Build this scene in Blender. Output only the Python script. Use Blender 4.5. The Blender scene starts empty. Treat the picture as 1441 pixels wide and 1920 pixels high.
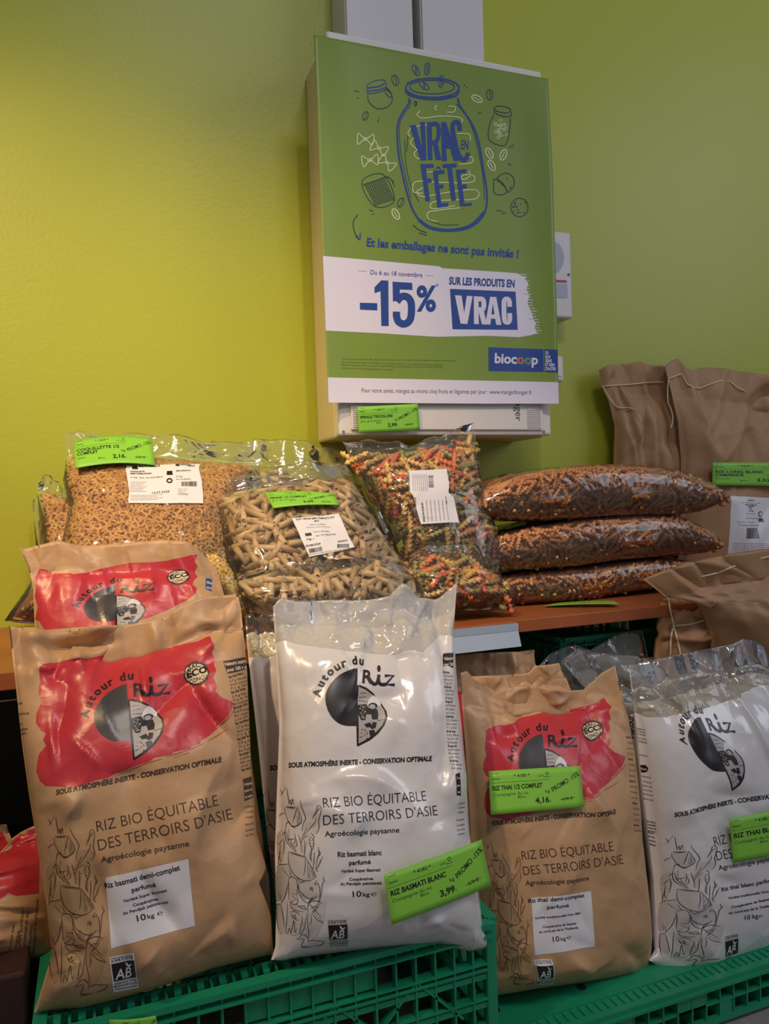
import bpy, bmesh, math, random
import numpy as np
from mathutils import Vector, Matrix
from mathutils.geometry import tessellate_polygon
random.seed(7)
RNG = np.random.default_rng(11)
SC = bpy.context.scene
COL = SC.collection

# ------------------------------------------------------------------ camera
FPX, YAW, PITCH, ROLL = 1430.0, math.radians(20.7), math.radians(-1.15), math.radians(-1.84)
CAM = np.array([0.0, 0.0, 0.66])
_f = np.array([math.sin(YAW)*math.cos(PITCH), math.cos(YAW)*math.cos(PITCH), math.sin(PITCH)])
_r = np.array([math.cos(YAW), -math.sin(YAW), 0.0])
_u = np.cross(_r, _f)
CR = math.cos(ROLL)*_r + math.sin(ROLL)*_u
CU = -math.sin(ROLL)*_r + math.cos(ROLL)*_u
CF = _f
cd = bpy.data.cameras.new('camera'); cam = bpy.data.objects.new('camera', cd); COL.objects.link(cam)
cd.sensor_fit = 'VERTICAL'; cd.sensor_height = 36.0; cd.lens = FPX/1920*36.0
cd.clip_start = 0.02; cd.clip_end = 50
M = Matrix([[CR[i], CU[i], -CF[i], CAM[i]] for i in range(3)] + [[0, 0, 0, 1]])
cam.matrix_world = M
SC.camera = cam

# ------------------------------------------------------------------ world, lights, exposure
w = bpy.data.worlds.new('world'); SC.world = w; w.use_nodes = True
w.node_tree.nodes['Background'].inputs[0].default_value = (0.80, 0.86, 1.0, 1)
w.node_tree.nodes['Background'].inputs[1].default_value = 0.20
def area(name, loc, target, size, power, color, sy=None):
    l = bpy.data.lights.new(name, 'AREA'); l.size = size; l.energy = power; l.color = color
    if sy: l.shape = 'RECTANGLE'; l.size_y = sy
    o = bpy.data.objects.new(name, l); COL.objects.link(o); o.location = loc
    o.rotation_euler = (Vector(target)-Vector(loc)).to_track_quat('-Z', 'Y').to_euler(); return o
def spot(name, loc, target, power, color, angle, radius=0.03, blend=0.6):
    l = bpy.data.lights.new(name, 'SPOT'); l.energy = power; l.color = color
    l.spot_size = math.radians(angle); l.spot_blend = blend; l.shadow_soft_size = radius
    o = bpy.data.objects.new(name, l); COL.objects.link(o); o.location = loc
    o.rotation_euler = (Vector(target)-Vector(loc)).to_track_quat('-Z', 'Y').to_euler(); return o
spot('ceiling_spot_lamp', (-0.75, 0.10, 2.30), (-0.02, 1.03, 0.80), 120, (1.0, 0.70, 0.37), 38, 0.03, 1.0)
spot('ceiling_spot_lamp', (-0.70, -0.60, 1.75), (-0.02, 1.28, 0.90), 62, (1.0, 0.74, 0.34), 34, 0.03, 1.0)
spot('ceiling_spot_lamp', (0.30, -0.20, 2.4), (0.34, 1.03, 0.76), 54, (1.0, 0.82, 0.62), 36, 0.03, 1.0)
area('shop_window_light', (2.6, -0.5, 1.9), (0.5, 1.1, 0.8), 1.0, 12, (0.80, 0.86, 1.0), 1.2)
area('ceiling_panel_light', (0.5, -0.6, 2.6), (0.3, 1.0, 0.6), 0.6, 9, (0.95, 0.93, 1.0), 0.3)
SC.view_settings.view_transform = 'Standard'; SC.view_settings.look = 'None'
SC.view_settings.gamma = 1.0; SC.view_settings.use_curve_mapping = False
SC.view_settings.exposure = 0.0
SC.cycles.transparent_max_bounces = 24
SC.cycles.max_bounces = 8

# ------------------------------------------------------------------ pixel geometry helpers
def ray(p):
    p = np.asarray(p, float)
    x = (p[..., 0]-720.5)/FPX; y = (960-p[..., 1])/FPX
    return CF + x[..., None]*CR + y[..., None]*CU
def at_y(p, Y):
    d = ray(p); t = (np.asarray(Y)-CAM[1])/d[..., 1]
    return CAM + d*t[..., None]
def at_z(p, Z):
    d = ray(p); t = (Z-CAM[2])/d[..., 2]
    return CAM + d*t[..., None]
def proj(P):
    q = np.asarray(P)-CAM; z = q@CF
    return np.stack([720.5+FPX*(q@CR)/z, 960-FPX*(q@CU)/z], -1)
def C(crop, pts):
    x0, y0, s = crop
    return [(x0+a/s, y0+b/s) for a, b in pts]

# ------------------------------------------------------------------ materials
def rgb(r, g, b):
    f = lambda c: ((c/255+0.055)/1.055)**2.4 if c/255 > 0.04045 else c/255/12.92
    return (f(r), f(g), f(b), 1)
MATS = {}
def mat(name, color, rough=0.5, metal=0.0, bump=0.0, bscale=40, var=0.0, vscale=8, spec=0.5, coat=0.0, kind='noise', emit=None):
    if name in MATS: return MATS[name]
    m = bpy.data.materials.new(name); m.use_nodes = True; nt = m.node_tree; b = nt.nodes['Principled BSDF']
    b.inputs['Base Color'].default_value = color; b.inputs['Roughness'].default_value = rough
    b.inputs['Metallic'].default_value = metal; b.inputs['Specular IOR Level'].default_value = spec
    if coat: b.inputs['Coat Weight'].default_value = coat; b.inputs['Coat Roughness'].default_value = 0.08
    tc = nt.nodes.new('ShaderNodeTexCoord')
    if var:
        n = nt.nodes.new('ShaderNodeTexNoise'); n.inputs['Scale'].default_value = vscale; n.inputs['Detail'].default_value = 5
        nt.links.new(tc.outputs['Object'], n.inputs['Vector'])
        r = nt.nodes.new('ShaderNodeMapRange'); r.inputs[1].default_value = 0.3; r.inputs[2].default_value = 0.7
        r.inputs[3].default_value = 1-var; r.inputs[4].default_value = 1+var
        nt.links.new(n.outputs['Fac'], r.inputs[0])
        mx = nt.nodes.new('ShaderNodeVectorMath'); mx.operation = 'SCALE'; mx.inputs[0].default_value = color[:3]
        nt.links.new(r.outputs[0], mx.inputs['Scale']); nt.links.new(mx.outputs[0], b.inputs['Base Color'])
    if bump:
        if kind == 'crumple':
            n = nt.nodes.new('ShaderNodeTexVoronoi'); n.inputs['Scale'].default_value = bscale; n.feature = 'F1'
            n2 = nt.nodes.new('ShaderNodeTexNoise'); n2.inputs['Scale'].default_value = bscale*0.7; n2.inputs['Detail'].default_value = 3
            nt.links.new(tc.outputs['Object'], n2.inputs['Vector'])
            ad = nt.nodes.new('ShaderNodeVectorMath'); ad.operation = 'MULTIPLY_ADD'; ad.inputs[1].default_value = (.12,)*3
            nt.links.new(n2.outputs['Color'], ad.inputs[0]); nt.links.new(tc.outputs['Object'], ad.inputs[2])
            nt.links.new(ad.outputs[0], n.inputs['Vector']); out = n.outputs['Distance']
        else:
            n = nt.nodes.new('ShaderNodeTexNoise'); n.inputs['Scale'].default_value = bscale; n.inputs['Detail'].default_value = 6
            nt.links.new(tc.outputs['Object'], n.inputs['Vector']); out = n.outputs['Fac']
        bm_ = nt.nodes.new('ShaderNodeBump'); bm_.inputs['Strength'].default_value = bump; bm_.inputs['Distance'].default_value = 0.01
        nt.links.new(out, bm_.inputs['Height']); nt.links.new(bm_.outputs[0], b.inputs['Normal'])
    MATS[name] = m; return m
def film_mat(name, haze=0.08, tint=(0.9, 0.9, 0.9, 1), bscale=22, bump=0.25, rough=0.07):
    m = bpy.data.materials.new(name); m.use_nodes = True; nt = m.node_tree; nt.nodes.clear()
    out = nt.nodes.new('ShaderNodeOutputMaterial')
    tr = nt.nodes.new('ShaderNodeBsdfTransparent'); tr.inputs[0].default_value = (0.97, 0.97, 0.97, 1)
    di = nt.nodes.new('ShaderNodeBsdfDiffuse'); di.inputs[0].default_value = tint
    gl = nt.nodes.new('ShaderNodeBsdfGlossy'); gl.inputs['Roughness'].default_value = rough; gl.inputs[0].default_value = (1, 1, 1, 1)
    m1 = nt.nodes.new('ShaderNodeMixShader'); m1.inputs[0].default_value = haze
    nt.links.new(tr.outputs[0], m1.inputs[1]); nt.links.new(di.outputs[0], m1.inputs[2])
    tc = nt.nodes.new('ShaderNodeTexCoord')
    n2 = nt.nodes.new('ShaderNodeTexNoise'); n2.inputs['Scale'].default_value = bscale; n2.inputs['Detail'].default_value = 2.5
    n2.inputs['Distortion'].default_value = 1.2
    nt.links.new(tc.outputs['Object'], n2.inputs['Vector'])
    bp = nt.nodes.new('ShaderNodeBump'); bp.inputs['Strength'].default_value = bump; bp.inputs['Distance'].default_value = 0.02
    nt.links.new(n2.outputs['Fac'], bp.inputs['Height']); nt.links.new(bp.outputs[0], gl.inputs['Normal'])
    fr = nt.nodes.new('ShaderNodeFresnel'); fr.inputs[0].default_value = 1.45; nt.links.new(bp.outputs[0], fr.inputs['Normal'])
    mu = nt.nodes.new('ShaderNodeMath'); mu.operation = 'MULTIPLY'; mu.inputs[1].default_value = 1.0; mu.use_clamp = True
    nt.links.new(fr.outputs[0], mu.inputs[0])
    m2 = nt.nodes.new('ShaderNodeMixShader'); nt.links.new(mu.outputs[0], m2.inputs[0])
    nt.links.new(m1.outputs[0], m2.inputs[1]); nt.links.new(gl.outputs[0], m2.inputs[2]); nt.links.new(m2.outputs[0], out.inputs[0])
    MATS[name] = m; return m
KRAFT = mat('kraft_paper', rgb(190, 150, 110), 0.42, bump=0.12, bscale=26, var=0.07, vscale=30, kind='crumple')
KRAFT2 = mat('sack_paper', rgb(172, 130, 90), 0.55, bump=0.12, bscale=18, var=0.06, vscale=25, kind='crumple')
WHITEFILM = mat('white_film', rgb(222, 216, 214), 0.25, bump=0.16, bscale=20, kind='crumple', coat=0.6)
RED = mat('red_ink', rgb(190, 50, 60), 0.33, bump=0.10, bscale=26, kind='crumple')
INK = mat('black_ink', rgb(34, 26, 26), 0.35)
BROWNINK = mat('brown_ink', rgb(66, 42, 30), 0.5)
LABEL = mat('label_paper', rgb(226, 222, 226), 0.5)
CREAM = mat('cream_ink', rgb(222, 202, 170), 0.5)
GREYINK = mat('photo_grey', rgb(176, 168, 164), 0.4)
DGREY = mat('disc_grey', rgb(66, 62, 62), 0.3)
TAGGREEN = mat('tag_green', rgb(134, 200, 64), 0.4)
TAGINK = mat('tag_ink', rgb(16, 34, 18), 0.5)
CRATE = mat('green_plastic', rgb(26, 142, 100), 0.38, bump=0.03, bscale=300, var=0.08, vscale=14)
CRATED = mat('dark_green_plastic', rgb(8, 90, 62), 0.45)
WALL = mat('wall_paint', rgb(174, 180, 54), 0.42, bump=0.05, bscale=160, var=0.025, vscale=3)
WHITEP = mat('white_plastic', rgb(214, 208, 208), 0.3)
WHITES = mat('cabinet_white', rgb(226, 220, 216), 0.25)
STRING = mat('cotton_string', rgb(236, 214, 178), 0.8)
FILM = film_mat('clear_film', 0.03, (0.9, 0.88, 0.82, 1), 15, 0.22, 0.06)
FILMH = film_mat('milky_film', 0.5, (0.80, 0.78, 0.76, 1), 16, 0.4, 0.1)
FILMC = film_mat('thick_clear_film', 0.14, (0.85, 0.86, 0.88, 1), 14, 0.4, 0.06)

# ------------------------------------------------------------------ object helpers
def tagp(o, label=None, cat=None, group=None, kind=None):
    if label: o['label'] = label
    if cat: o['category'] = cat
    if group: o['group'] = group
    if kind: o['kind'] = kind
    return o
def thing(name, loc, label, cat, group=None):
    o = bpy.data.objects.new(name, None); COL.objects.link(o); o.location = Vector([float(a) for a in loc]); o.empty_display_size = 0.02
    return tagp(o, label, cat, group)
def mesh_obj(name, V, F, mats, parent=None, midx=None, smooth=True, kind=None, label=None):
    V = np.asarray(V, float); off = np.array(parent_loc(parent)) if parent else np.zeros(3)
    me = bpy.data.meshes.new(name); me.from_pydata((V-off).tolist(), [], [list(map(int, f)) for f in F])
    for m in (mats if isinstance(mats, (list, tuple)) else [mats]): me.materials.append(m)
    if midx is not None: me.polygons.foreach_set('material_index', np.asarray(midx, np.int32))
    if smooth: me.polygons.foreach_set('use_smooth', [True]*len(me.polygons))
    me.update()
    o = bpy.data.objects.new(name, me); COL.objects.link(o)
    if parent: o.parent = parent
    if kind: o['kind'] = kind
    if label: o['label'] = label
    return o
def parent_loc(p):
    l = Vector((0, 0, 0))
    while p: l += p.location; p = p.parent
    return l
class MB:
    def __init__(s): s.V = []; s.F = []; s.M = []; s.n = 0
    def add(s, V, F, mi=0):
        V = np.asarray(V, float); s.V.append(V)
        for f in F: s.F.append([i+s.n for i in f]); s.M.append(mi)
        s.n += len(V)
    def box(s, a, b, mi=0):
        (x0, y0, z0), (x1, y1, z1) = a, b
        V = [(x, y, z) for z in (z0, z1) for y in (y0, y1) for x in (x0, x1)]
        s.add(V, [(0, 2, 3, 1), (4, 5, 7, 6), (0, 1, 5, 4), (2, 6, 7, 3), (0, 4, 6, 2), (1, 3, 7, 5)], mi)
    def bar(s, p, q, wdt, dep, nrm, mi=0):
        p, q, nrm = map(np.array, (p, q, nrm)); d = q-p; d = d/np.linalg.norm(d); sd = np.cross(d, nrm); sd = sd/np.linalg.norm(sd)
        V = [e+sd*wdt/2*a+nrm*dep/2*b for e in (p, q) for a, b in ((-1, -1), (1, -1), (1, 1), (-1, 1))]
        s.add(V, [(0, 1, 2, 3), (7, 6, 5, 4), (0, 4, 5, 1), (1, 5, 6, 2), (2, 6, 7, 3), (3, 7, 4, 0)], mi)
    def tube(s, pts, r, n=8, mi=0, cap=True):
        pts = np.asarray(pts, float); k = len(pts); T = np.gradient(pts, axis=0); T /= np.linalg.norm(T, axis=1)[:, None]
        a = np.array([0, 0, 1.0]);
        if abs(T[0]@a) > .9: a = np.array([0, 1.0, 0])
        V = []
        for i in range(k):
            u = np.cross(T[i], a); u /= np.linalg.norm(u); v = np.cross(T[i], u)
            rr = r[i] if hasattr(r, '__len__') else r
            for j in range(n):
                t = 2*math.pi*j/n; V.append(pts[i]+rr*(u*math.cos(t)+v*math.sin(t)))
        F = [(i*n+j, i*n+(j+1) % n, (i+1)*n+(j+1) % n, (i+1)*n+j) for i in range(k-1) for j in range(n)]
        if cap: F += [tuple(range(n-1, -1, -1)), tuple((k-1)*n+j for j in range(n))]
        s.add(V, F, mi)
    def build(s, name, mats, parent=None, smooth=False, bevel=0, **k):
        o = mesh_obj(name, np.concatenate(s.V), s.F, mats, parent, s.M, smooth, **k)
        if bevel:
            m = o.modifiers.new('b', 'BEVEL'); m.width = bevel; m.segments = 2; m.limit_method = 'ANGLE'; m.angle_limit = 0.7
        return o

# ------------------------------------------------------------------ sheets: bags and cards
def resample(pts, n):
    p = np.asarray(pts, float)
    if len(p) == 1: return np.repeat(p, n, 0)
    d = np.r_[0, np.cumsum(np.linalg.norm(np.diff(p, axis=0), axis=1))]; t = np.linspace(0, d[-1], n)
    return np.stack([np.interp(t, d, p[:, k]) for k in range(p.shape[1])], 1)
def coons(L, R, B, T, nu, nv):
    """L,R bottom->top; B,T left->right"""
    def dev(pts):      # the edge's departure from its chord, spread evenly along the chord
        p = np.asarray(pts, float); ch = p[-1]-p[0]; t = np.maximum.accumulate(((p-p[0])@ch)/(ch@ch)); t += np.arange(len(t))*1e-6
        g = np.linspace(0, t[-1], nu); q = np.stack([np.interp(g, t, p[:, k]) for k in (0, 1)], 1)
        return q-(p[0]+np.linspace(0, 1, nu)[:, None]*ch)
    B, T = list(B), list(T); L, R = resample(L, nv), resample(R, nv); B[0], B[-1], T[0], T[-1] = L[0], R[0], L[-1], R[-1]
    u = np.linspace(0, 1, nu)[:, None, None]; v = np.linspace(0, 1, nv)[None, :, None]
    return (1-u)*L[None]+u*R[None]+(1-v)**5*dev(B)[:, None]+v**5*dev(T)[:, None]
def vnoise(U, V, f, seed):
    r = np.random.default_rng(seed); g = r.random((64, 64))
    x = (U*f) % 63; y = (V*f) % 63; i = x.astype(int); j = y.astype(int); a = x-i; b = y-j; a = a*a*(3-2*a); b = b*b*(3-2*b)
    return (g[i, j]*(1-a)*(1-b)+g[i+1, j]*a*(1-b)+g[i, j+1]*(1-a)*b+g[i+1, j+1]*a*b)-.5
def creases(U, V, n, seed, amp=1.0, lmin=.08, lmax=.35, wd=.012, vlo=0, vhi=1, dirv=None):
    r = np.random.default_rng(seed); D = np.zeros_like(U)
    for _ in range(n):
        cu, cv = r.random(), vlo+(vhi-vlo)*r.random(); th = r.random()*math.pi if dirv is None else dirv+r.normal()*.35
        l = lmin+(lmax-lmin)*r.random(); w_ = wd*(1.0+1.2*r.random()); s = amp*(.4+.8*r.random())*(1 if r.random() < .55 else -1)
        a = (U-cu)*math.cos(th)+(V-cv)*math.sin(th); d = -(U-cu)*math.sin(th)+(V-cv)*math.cos(th)
        d = d+a*a*r.normal()*.8
        sd = np.sqrt(d*d+.006**2)-.006
        D += s*np.exp(-(a/l)**2*2)*np.exp(-sd/w_)
        D += s*.5*np.exp(-(a/l)**2*2)*np.tanh(d/w_)*np.exp(-np.abs(d)/(w_*6))
    return D
class Sheet:
    def __init__(s, mid, tf, tb, wr=None, wrb=None, common=None, up=None):
        """mid (nu,nv,3) world; tf,tb thickness arrays; wr wrinkles"""
        s.nu, s.nv = mid.shape[:2]; s.mid = mid
        du = np.gradient(mid, axis=0); dv = np.gradient(mid, axis=1); N = np.cross(du, dv)
        N = N/(np.linalg.norm(N, axis=2)[..., None]+1e-12)
        ref = (CAM-mid) if up is None else np.broadcast_to(np.array(up, float), mid.shape)
        if (N*ref).sum() < 0: N = -N
        s.N = N
        z = np.zeros(mid.shape[:2]); wr = z if wr is None else wr; wrb = wr*0.5 if wrb is None else wrb
        common = z if common is None else common
        s.tf = tf; s.common = common
        s.smooth = mid+N*tf[..., None]
        s.front = mid+N*(tf+wr+common)[..., None]
        s.back = mid+N*(-tb-wrb*(tb > .002)+common)[..., None]
        s.pf = proj(s.smooth)
        fu = np.gradient(s.front, axis=0); fv = np.gradient(s.front, axis=1); n = np.cross(fu, fv)
        n /= np.linalg.norm(n, axis=2)[..., None]+1e-12
        if (n*N).sum() < 0: n = -n
        s.fn = n
        base = mid.reshape(-1, 3); s.loc = np.array([mid[:, 0].mean(0)[0], mid[:, 0].mean(0)[1], base[:, 2].min()])
    def samp(s, A, uv):
        x = np.clip(uv[:, 0], 0, 1)*(s.nu-1); y = np.clip(uv[:, 1], 0, 1)*(s.nv-1)
        i = np.minimum(x.astype(int), s.nu-2); j = np.minimum(y.astype(int), s.nv-2); a = (x-i)[:, None]; b = (y-j)[:, None]
        return A[i, j]*(1-a)*(1-b)+A[i+1, j]*a*(1-b)+A[i, j+1]*(1-a)*b+A[i+1, j+1]*a*b
    def samp3(s, A, uv):       # exact position on the triangles of the mesh
        x = np.clip(uv[:, 0], 0, 1)*(s.nu-1); y = np.clip(uv[:, 1], 0, 1)*(s.nv-1)
        i = np.minimum(x.astype(int), s.nu-2); j = np.minimum(y.astype(int), s.nv-2); a = (x-i)[:, None]; b = (y-j)[:, None]
        lo = A[i, j]+(A[i+1, j]-A[i, j])*a+(A[i+1, j+1]-A[i+1, j])*b; hi = A[i, j]+(A[i, j+1]-A[i, j])*b+(A[i+1, j+1]-A[i, j+1])*a
        return np.where(a >= b, lo, hi)
    def uv(s, px):
        px = np.asarray(px, float)
        sub = s.pf[::6, ::6].reshape(-1, 2); gi = np.stack(np.meshgrid(np.linspace(0, 1, s.nu)[::6], np.linspace(0, 1, s.nv)[::6], indexing='ij'), -1).reshape(-1, 2)
        q = np.empty((len(px), 2))
        for a in range(0, len(px), 2000):
            q[a:a+2000] = gi[((px[a:a+2000, None]-sub[None])**2).sum(2).argmin(1)]
        gu = np.gradient(s.pf, axis=0)*(s.nu-1); gv = np.gradient(s.pf, axis=1)*(s.nv-1)
        for _ in range(10):
            r = px-s.samp(s.pf, q); a = s.samp(gu, q); b = s.samp(gv, q); det = a[:, 0]*b[:, 1]-a[:, 1]*b[:, 0]; det[np.abs(det) < 1] = 1
            st = np.stack([(r[:, 0]*b[:, 1]-r[:, 1]*b[:, 0])/det, (a[:, 0]*r[:, 1]-a[:, 1]*r[:, 0])/det], 1)
            q = np.clip(q+np.clip(st, -.08, .08)*.9, -0.001, 1.001)
        return q, np.linalg.norm(px-s.samp(s.pf, q), axis=1)
    def mesh(s, name, mats, parent, which='both', midx=None, **k):
        nu, nv = s.nu, s.nv; idx = np.arange(nu*nv).reshape(nu, nv)
        q = np.stack([idx[:-1, :-1], idx[1:, :-1], idx[1:, 1:], idx[:-1, 1:]], -1).reshape(-1, 4)
        mi = (midx[:-1, :-1].reshape(-1) if midx is not None else np.zeros(len(q), int))
        if which == 'front': return mesh_obj(name, s.front.reshape(-1, 3), q, mats, parent, mi, **k)
        V = np.concatenate([s.front.reshape(-1, 3), s.back.reshape(-1, 3)]); o = nu*nv
        q = np.concatenate([q[:, [0, 1, 2]], q[:, [0, 2, 3]]]); mi = np.r_[mi, mi]
        F = [q, q[:, ::-1]+o]; MI = [mi, mi]
        per = np.r_[idx[:, 0], idx[-1, 1:], idx[-2::-1, -1], idx[0, -2:0:-1]]; nx = np.roll(per, -1)
        F += [np.stack([per+o, nx+o, nx], 1), np.stack([per+o, nx, per], 1)]; MI += [np.zeros(len(per), int)]*2
        return mesh_obj(name, V, np.concatenate(F), mats, parent, np.concatenate(MI), **k)
def pillow(U, V, p=3.2, e=.55, vtop=1.0, vflat=0.0, residual=0.02):
    s = np.clip(1-np.abs(2*U-1)**p, 0, 1)**e
    x = np.clip(V/vtop, 0, 1); x = np.where(x < .5, np.clip(1-(1-2*x)**5, 0, 1)**.6, np.clip(1-(2*x-1)**2.6, 0, 1)**.8)
    return np.maximum(s*x, residual*s)
def UVg(nu, nv):
    return np.meshgrid(np.linspace(0, 1, nu), np.linspace(0, 1, nv), indexing='ij')

# ------------------------------------------------------------------ flat art: text, strokes, fills
TC = {}
_tc = bpy.data.curves.new('lettering', 'FONT'); _to = bpy.data.objects.new('lettering', _tc); COL.objects.link(_to)
def glyphs(st, bold=0.0, shear=0.0, res=3, space=1.0):
    key = (st, bold, shear, res, space)
    if key in TC: return TC[key]
    _tc.body = st; _tc.offset = bold; _tc.shear = shear; _tc.resolution_u = res; _tc.size = 1; _tc.space_character = space
    bpy.context.view_layer.update(); dg = bpy.context.evaluated_depsgraph_get(); ev = _to.evaluated_get(dg); me = ev.to_mesh()
    V = np.array([v.co[:2] for v in me.vertices]) if len(me.vertices) else np.zeros((0, 2)); F = [tuple(p.vertices) for p in me.polygons]
    ev.to_mesh_clear(); TC[key] = (V, F); return TC[key]
CAP = 0.729
def text(st, p0, p1, h=None, bold=0.0, shear=0.0, up=None, res=3, space=1.0):
    """lettering running from p0 to p1 (baseline ends), capital height h, coordinates with y down"""
    V, F = glyphs(st, bold, shear, res, space)
    if not len(V): return (V, F)
    p0, p1 = np.array(p0, float), np.array(p1, float); d = p1-p0; x0, x1 = V[:, 0].min(), V[:, 0].max()
    L = np.linalg.norm(d); e = d/L
    if h is None: h = L/(x1-x0)*CAP
    upv = np.array([e[1], -e[0]]) if up is None else np.array(up, float)/np.linalg.norm(up)
    P = p0+((V[:, :1]-x0)/(x1-x0))*d+(V[:, 1:2]/CAP*h)*upv
    return P, F
def arc_text(st, c, r, a0, a1, h, bold=.02, ry=None):
    """letters placed clockwise round c from angle a0 to a1 (degrees, y down => angle measured up)"""
    out = []; ws = []
    for ch in st:
        if ch == ' ': ws.append(.35); continue
        V, F = glyphs(ch, bold); ws.append(V[:, 0].max()-V[:, 0].min()+.09)
    tot = sum(ws); acc = 0
    for ch, wd in zip(st, ws):
        t = (acc+wd/2)/tot; acc += wd
        if ch == ' ': continue
        a = math.radians(a0+(a1-a0)*t); V, F = glyphs(ch, bold); xm = (V[:, 0].max()+V[:, 0].min())/2
        n = np.array([math.cos(a), -math.sin(a)]); tn = np.array([math.sin(a), math.cos(a)])
        P = np.array(c)+n*r+(V[:, :1]-xm)/CAP*h*tn+V[:, 1:2]/CAP*h*n
        out.append((P, F))
    return out
def smooth_pts(pts, closed=False, k=5):
    p = np.asarray(pts, float)
    if len(p) < 3: return p
    if closed: q = np.concatenate([p[-1:], p, p[:2]])
    else: q = np.concatenate([2*p[:1]-p[1:2], p, 2*p[-1:]-p[-2:-1]])
    out = []
    for i in range(1, len(q)-2):
        for t in np.linspace(0, 1, k, endpoint=False):
            a, b, c, d = q[i-1:i+3]; out.append(.5*((2*b)+(-a+c)*t+(2*a-5*b+4*c-d)*t*t+(-a+3*b-3*c+d)*t**3))
    if not closed: out.append(p[-1])
    return np.array(out)
def stroke(pts, wd, closed=False, sm=True, taper=False):
    p = smooth_pts(pts, closed) if sm else np.asarray(pts, float)
    if closed: p = np.concatenate([p, p[:1]])
    T = np.gradient(p, axis=0); T /= np.linalg.norm(T, axis=1)[:, None]+1e-9; n = np.stack([-T[:, 1], T[:, 0]], 1)
    k = len(p); ww = np.full(k, wd/2)
    if taper: ww = ww*(.35+.65*np.sin(np.linspace(0.15, math.pi-.15, k)))
    P = np.concatenate([p+n*ww[:, None], p-n*ww[:, None]])
    return P, [(i, i+1, k+i+1, k+i) for i in range(k-1)]
def fill(pts, sm=False):
    p = smooth_pts(pts, True, 4) if sm else np.asarray(pts, float)
    return p, [tuple(t) for t in tessellate_polygon([[Vector((float(a), float(b), 0)) for a, b in p]])]
def ell(cx, cy, rx, ry, n=24, a0=0, a1=360, rot=0):
    t = np.radians(np.linspace(a0, a1, n, endpoint=(abs(a1-a0) < 360))); x = rx*np.cos(t); y = -ry*np.sin(t); c, s_ = math.cos(rot), math.sin(rot)
    return np.stack([cx+x*c-y*s_, cy+x*s_+y*c], 1)
def cut(V, F, cell, diag=False):
    """slice flat art along a square grid so it can follow a curved surface"""
    if not len(V): return V, F
    mn, mx = V.min(0), V.max(0)
    if cell > 1 and (mx-mn).max() < cell*1.2: return V, F
    bm = bmesh.new(); vs = [bm.verts.new((float(a), float(b), 0)) for a, b in V]
    for f in F:
        try: bm.faces.new([vs[i] for i in f])
        except ValueError: pass
    for ax in (0, 1):
        k = math.floor(mn[ax]/cell)+1
        while k*cell < mx[ax]:
            co = [0, 0, 0]; co[ax] = k*cell; no = [0, 0, 0]; no[ax] = 1
            bmesh.ops.bisect_plane(bm, geom=bm.verts[:]+bm.edges[:]+bm.faces[:], dist=1e-5, plane_co=co, plane_no=no); k += 1
    if diag:
        k = math.floor((V[:, 0]-V[:, 1]).min())+1
        while k < (V[:, 0]-V[:, 1]).max():
            bmesh.ops.bisect_plane(bm, geom=bm.verts[:]+bm.edges[:]+bm.faces[:], dist=1e-5, plane_co=(k, 0, 0), plane_no=(.7071, -.7071, 0)); k += 1
    bm.verts.index_update(); P = np.array([v.co[:2] for v in bm.verts]); G = [tuple(v.index for v in f.verts) for f in bm.faces]; bm.free()
    return P, G
def homog(src, dst, affine=False):
    src, dst = np.asarray(src, float), np.asarray(dst, float); A = []; b = []
    for (x, y), (X, Y) in zip(src, dst):
        if affine: A += [[x, y, 1, 0, 0, 0], [0, 0, 0, x, y, 1]]
        else: A += [[x, y, 1, 0, 0, 0, -X*x, -X*y], [0, 0, 0, x, y, 1, -Y*x, -Y*y]]
        b += [X, Y]
    h = np.linalg.lstsq(np.array(A, float), np.array(b, float), rcond=None)[0]
    H = np.append(h, [0, 0, 1] if affine else [1]).reshape(3, 3)
    return lambda P: (lambda q: q[:, :2]/q[:, 2:])(np.concatenate([np.asarray(P, float), np.ones((len(P), 1))], 1)@H.T)
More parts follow.
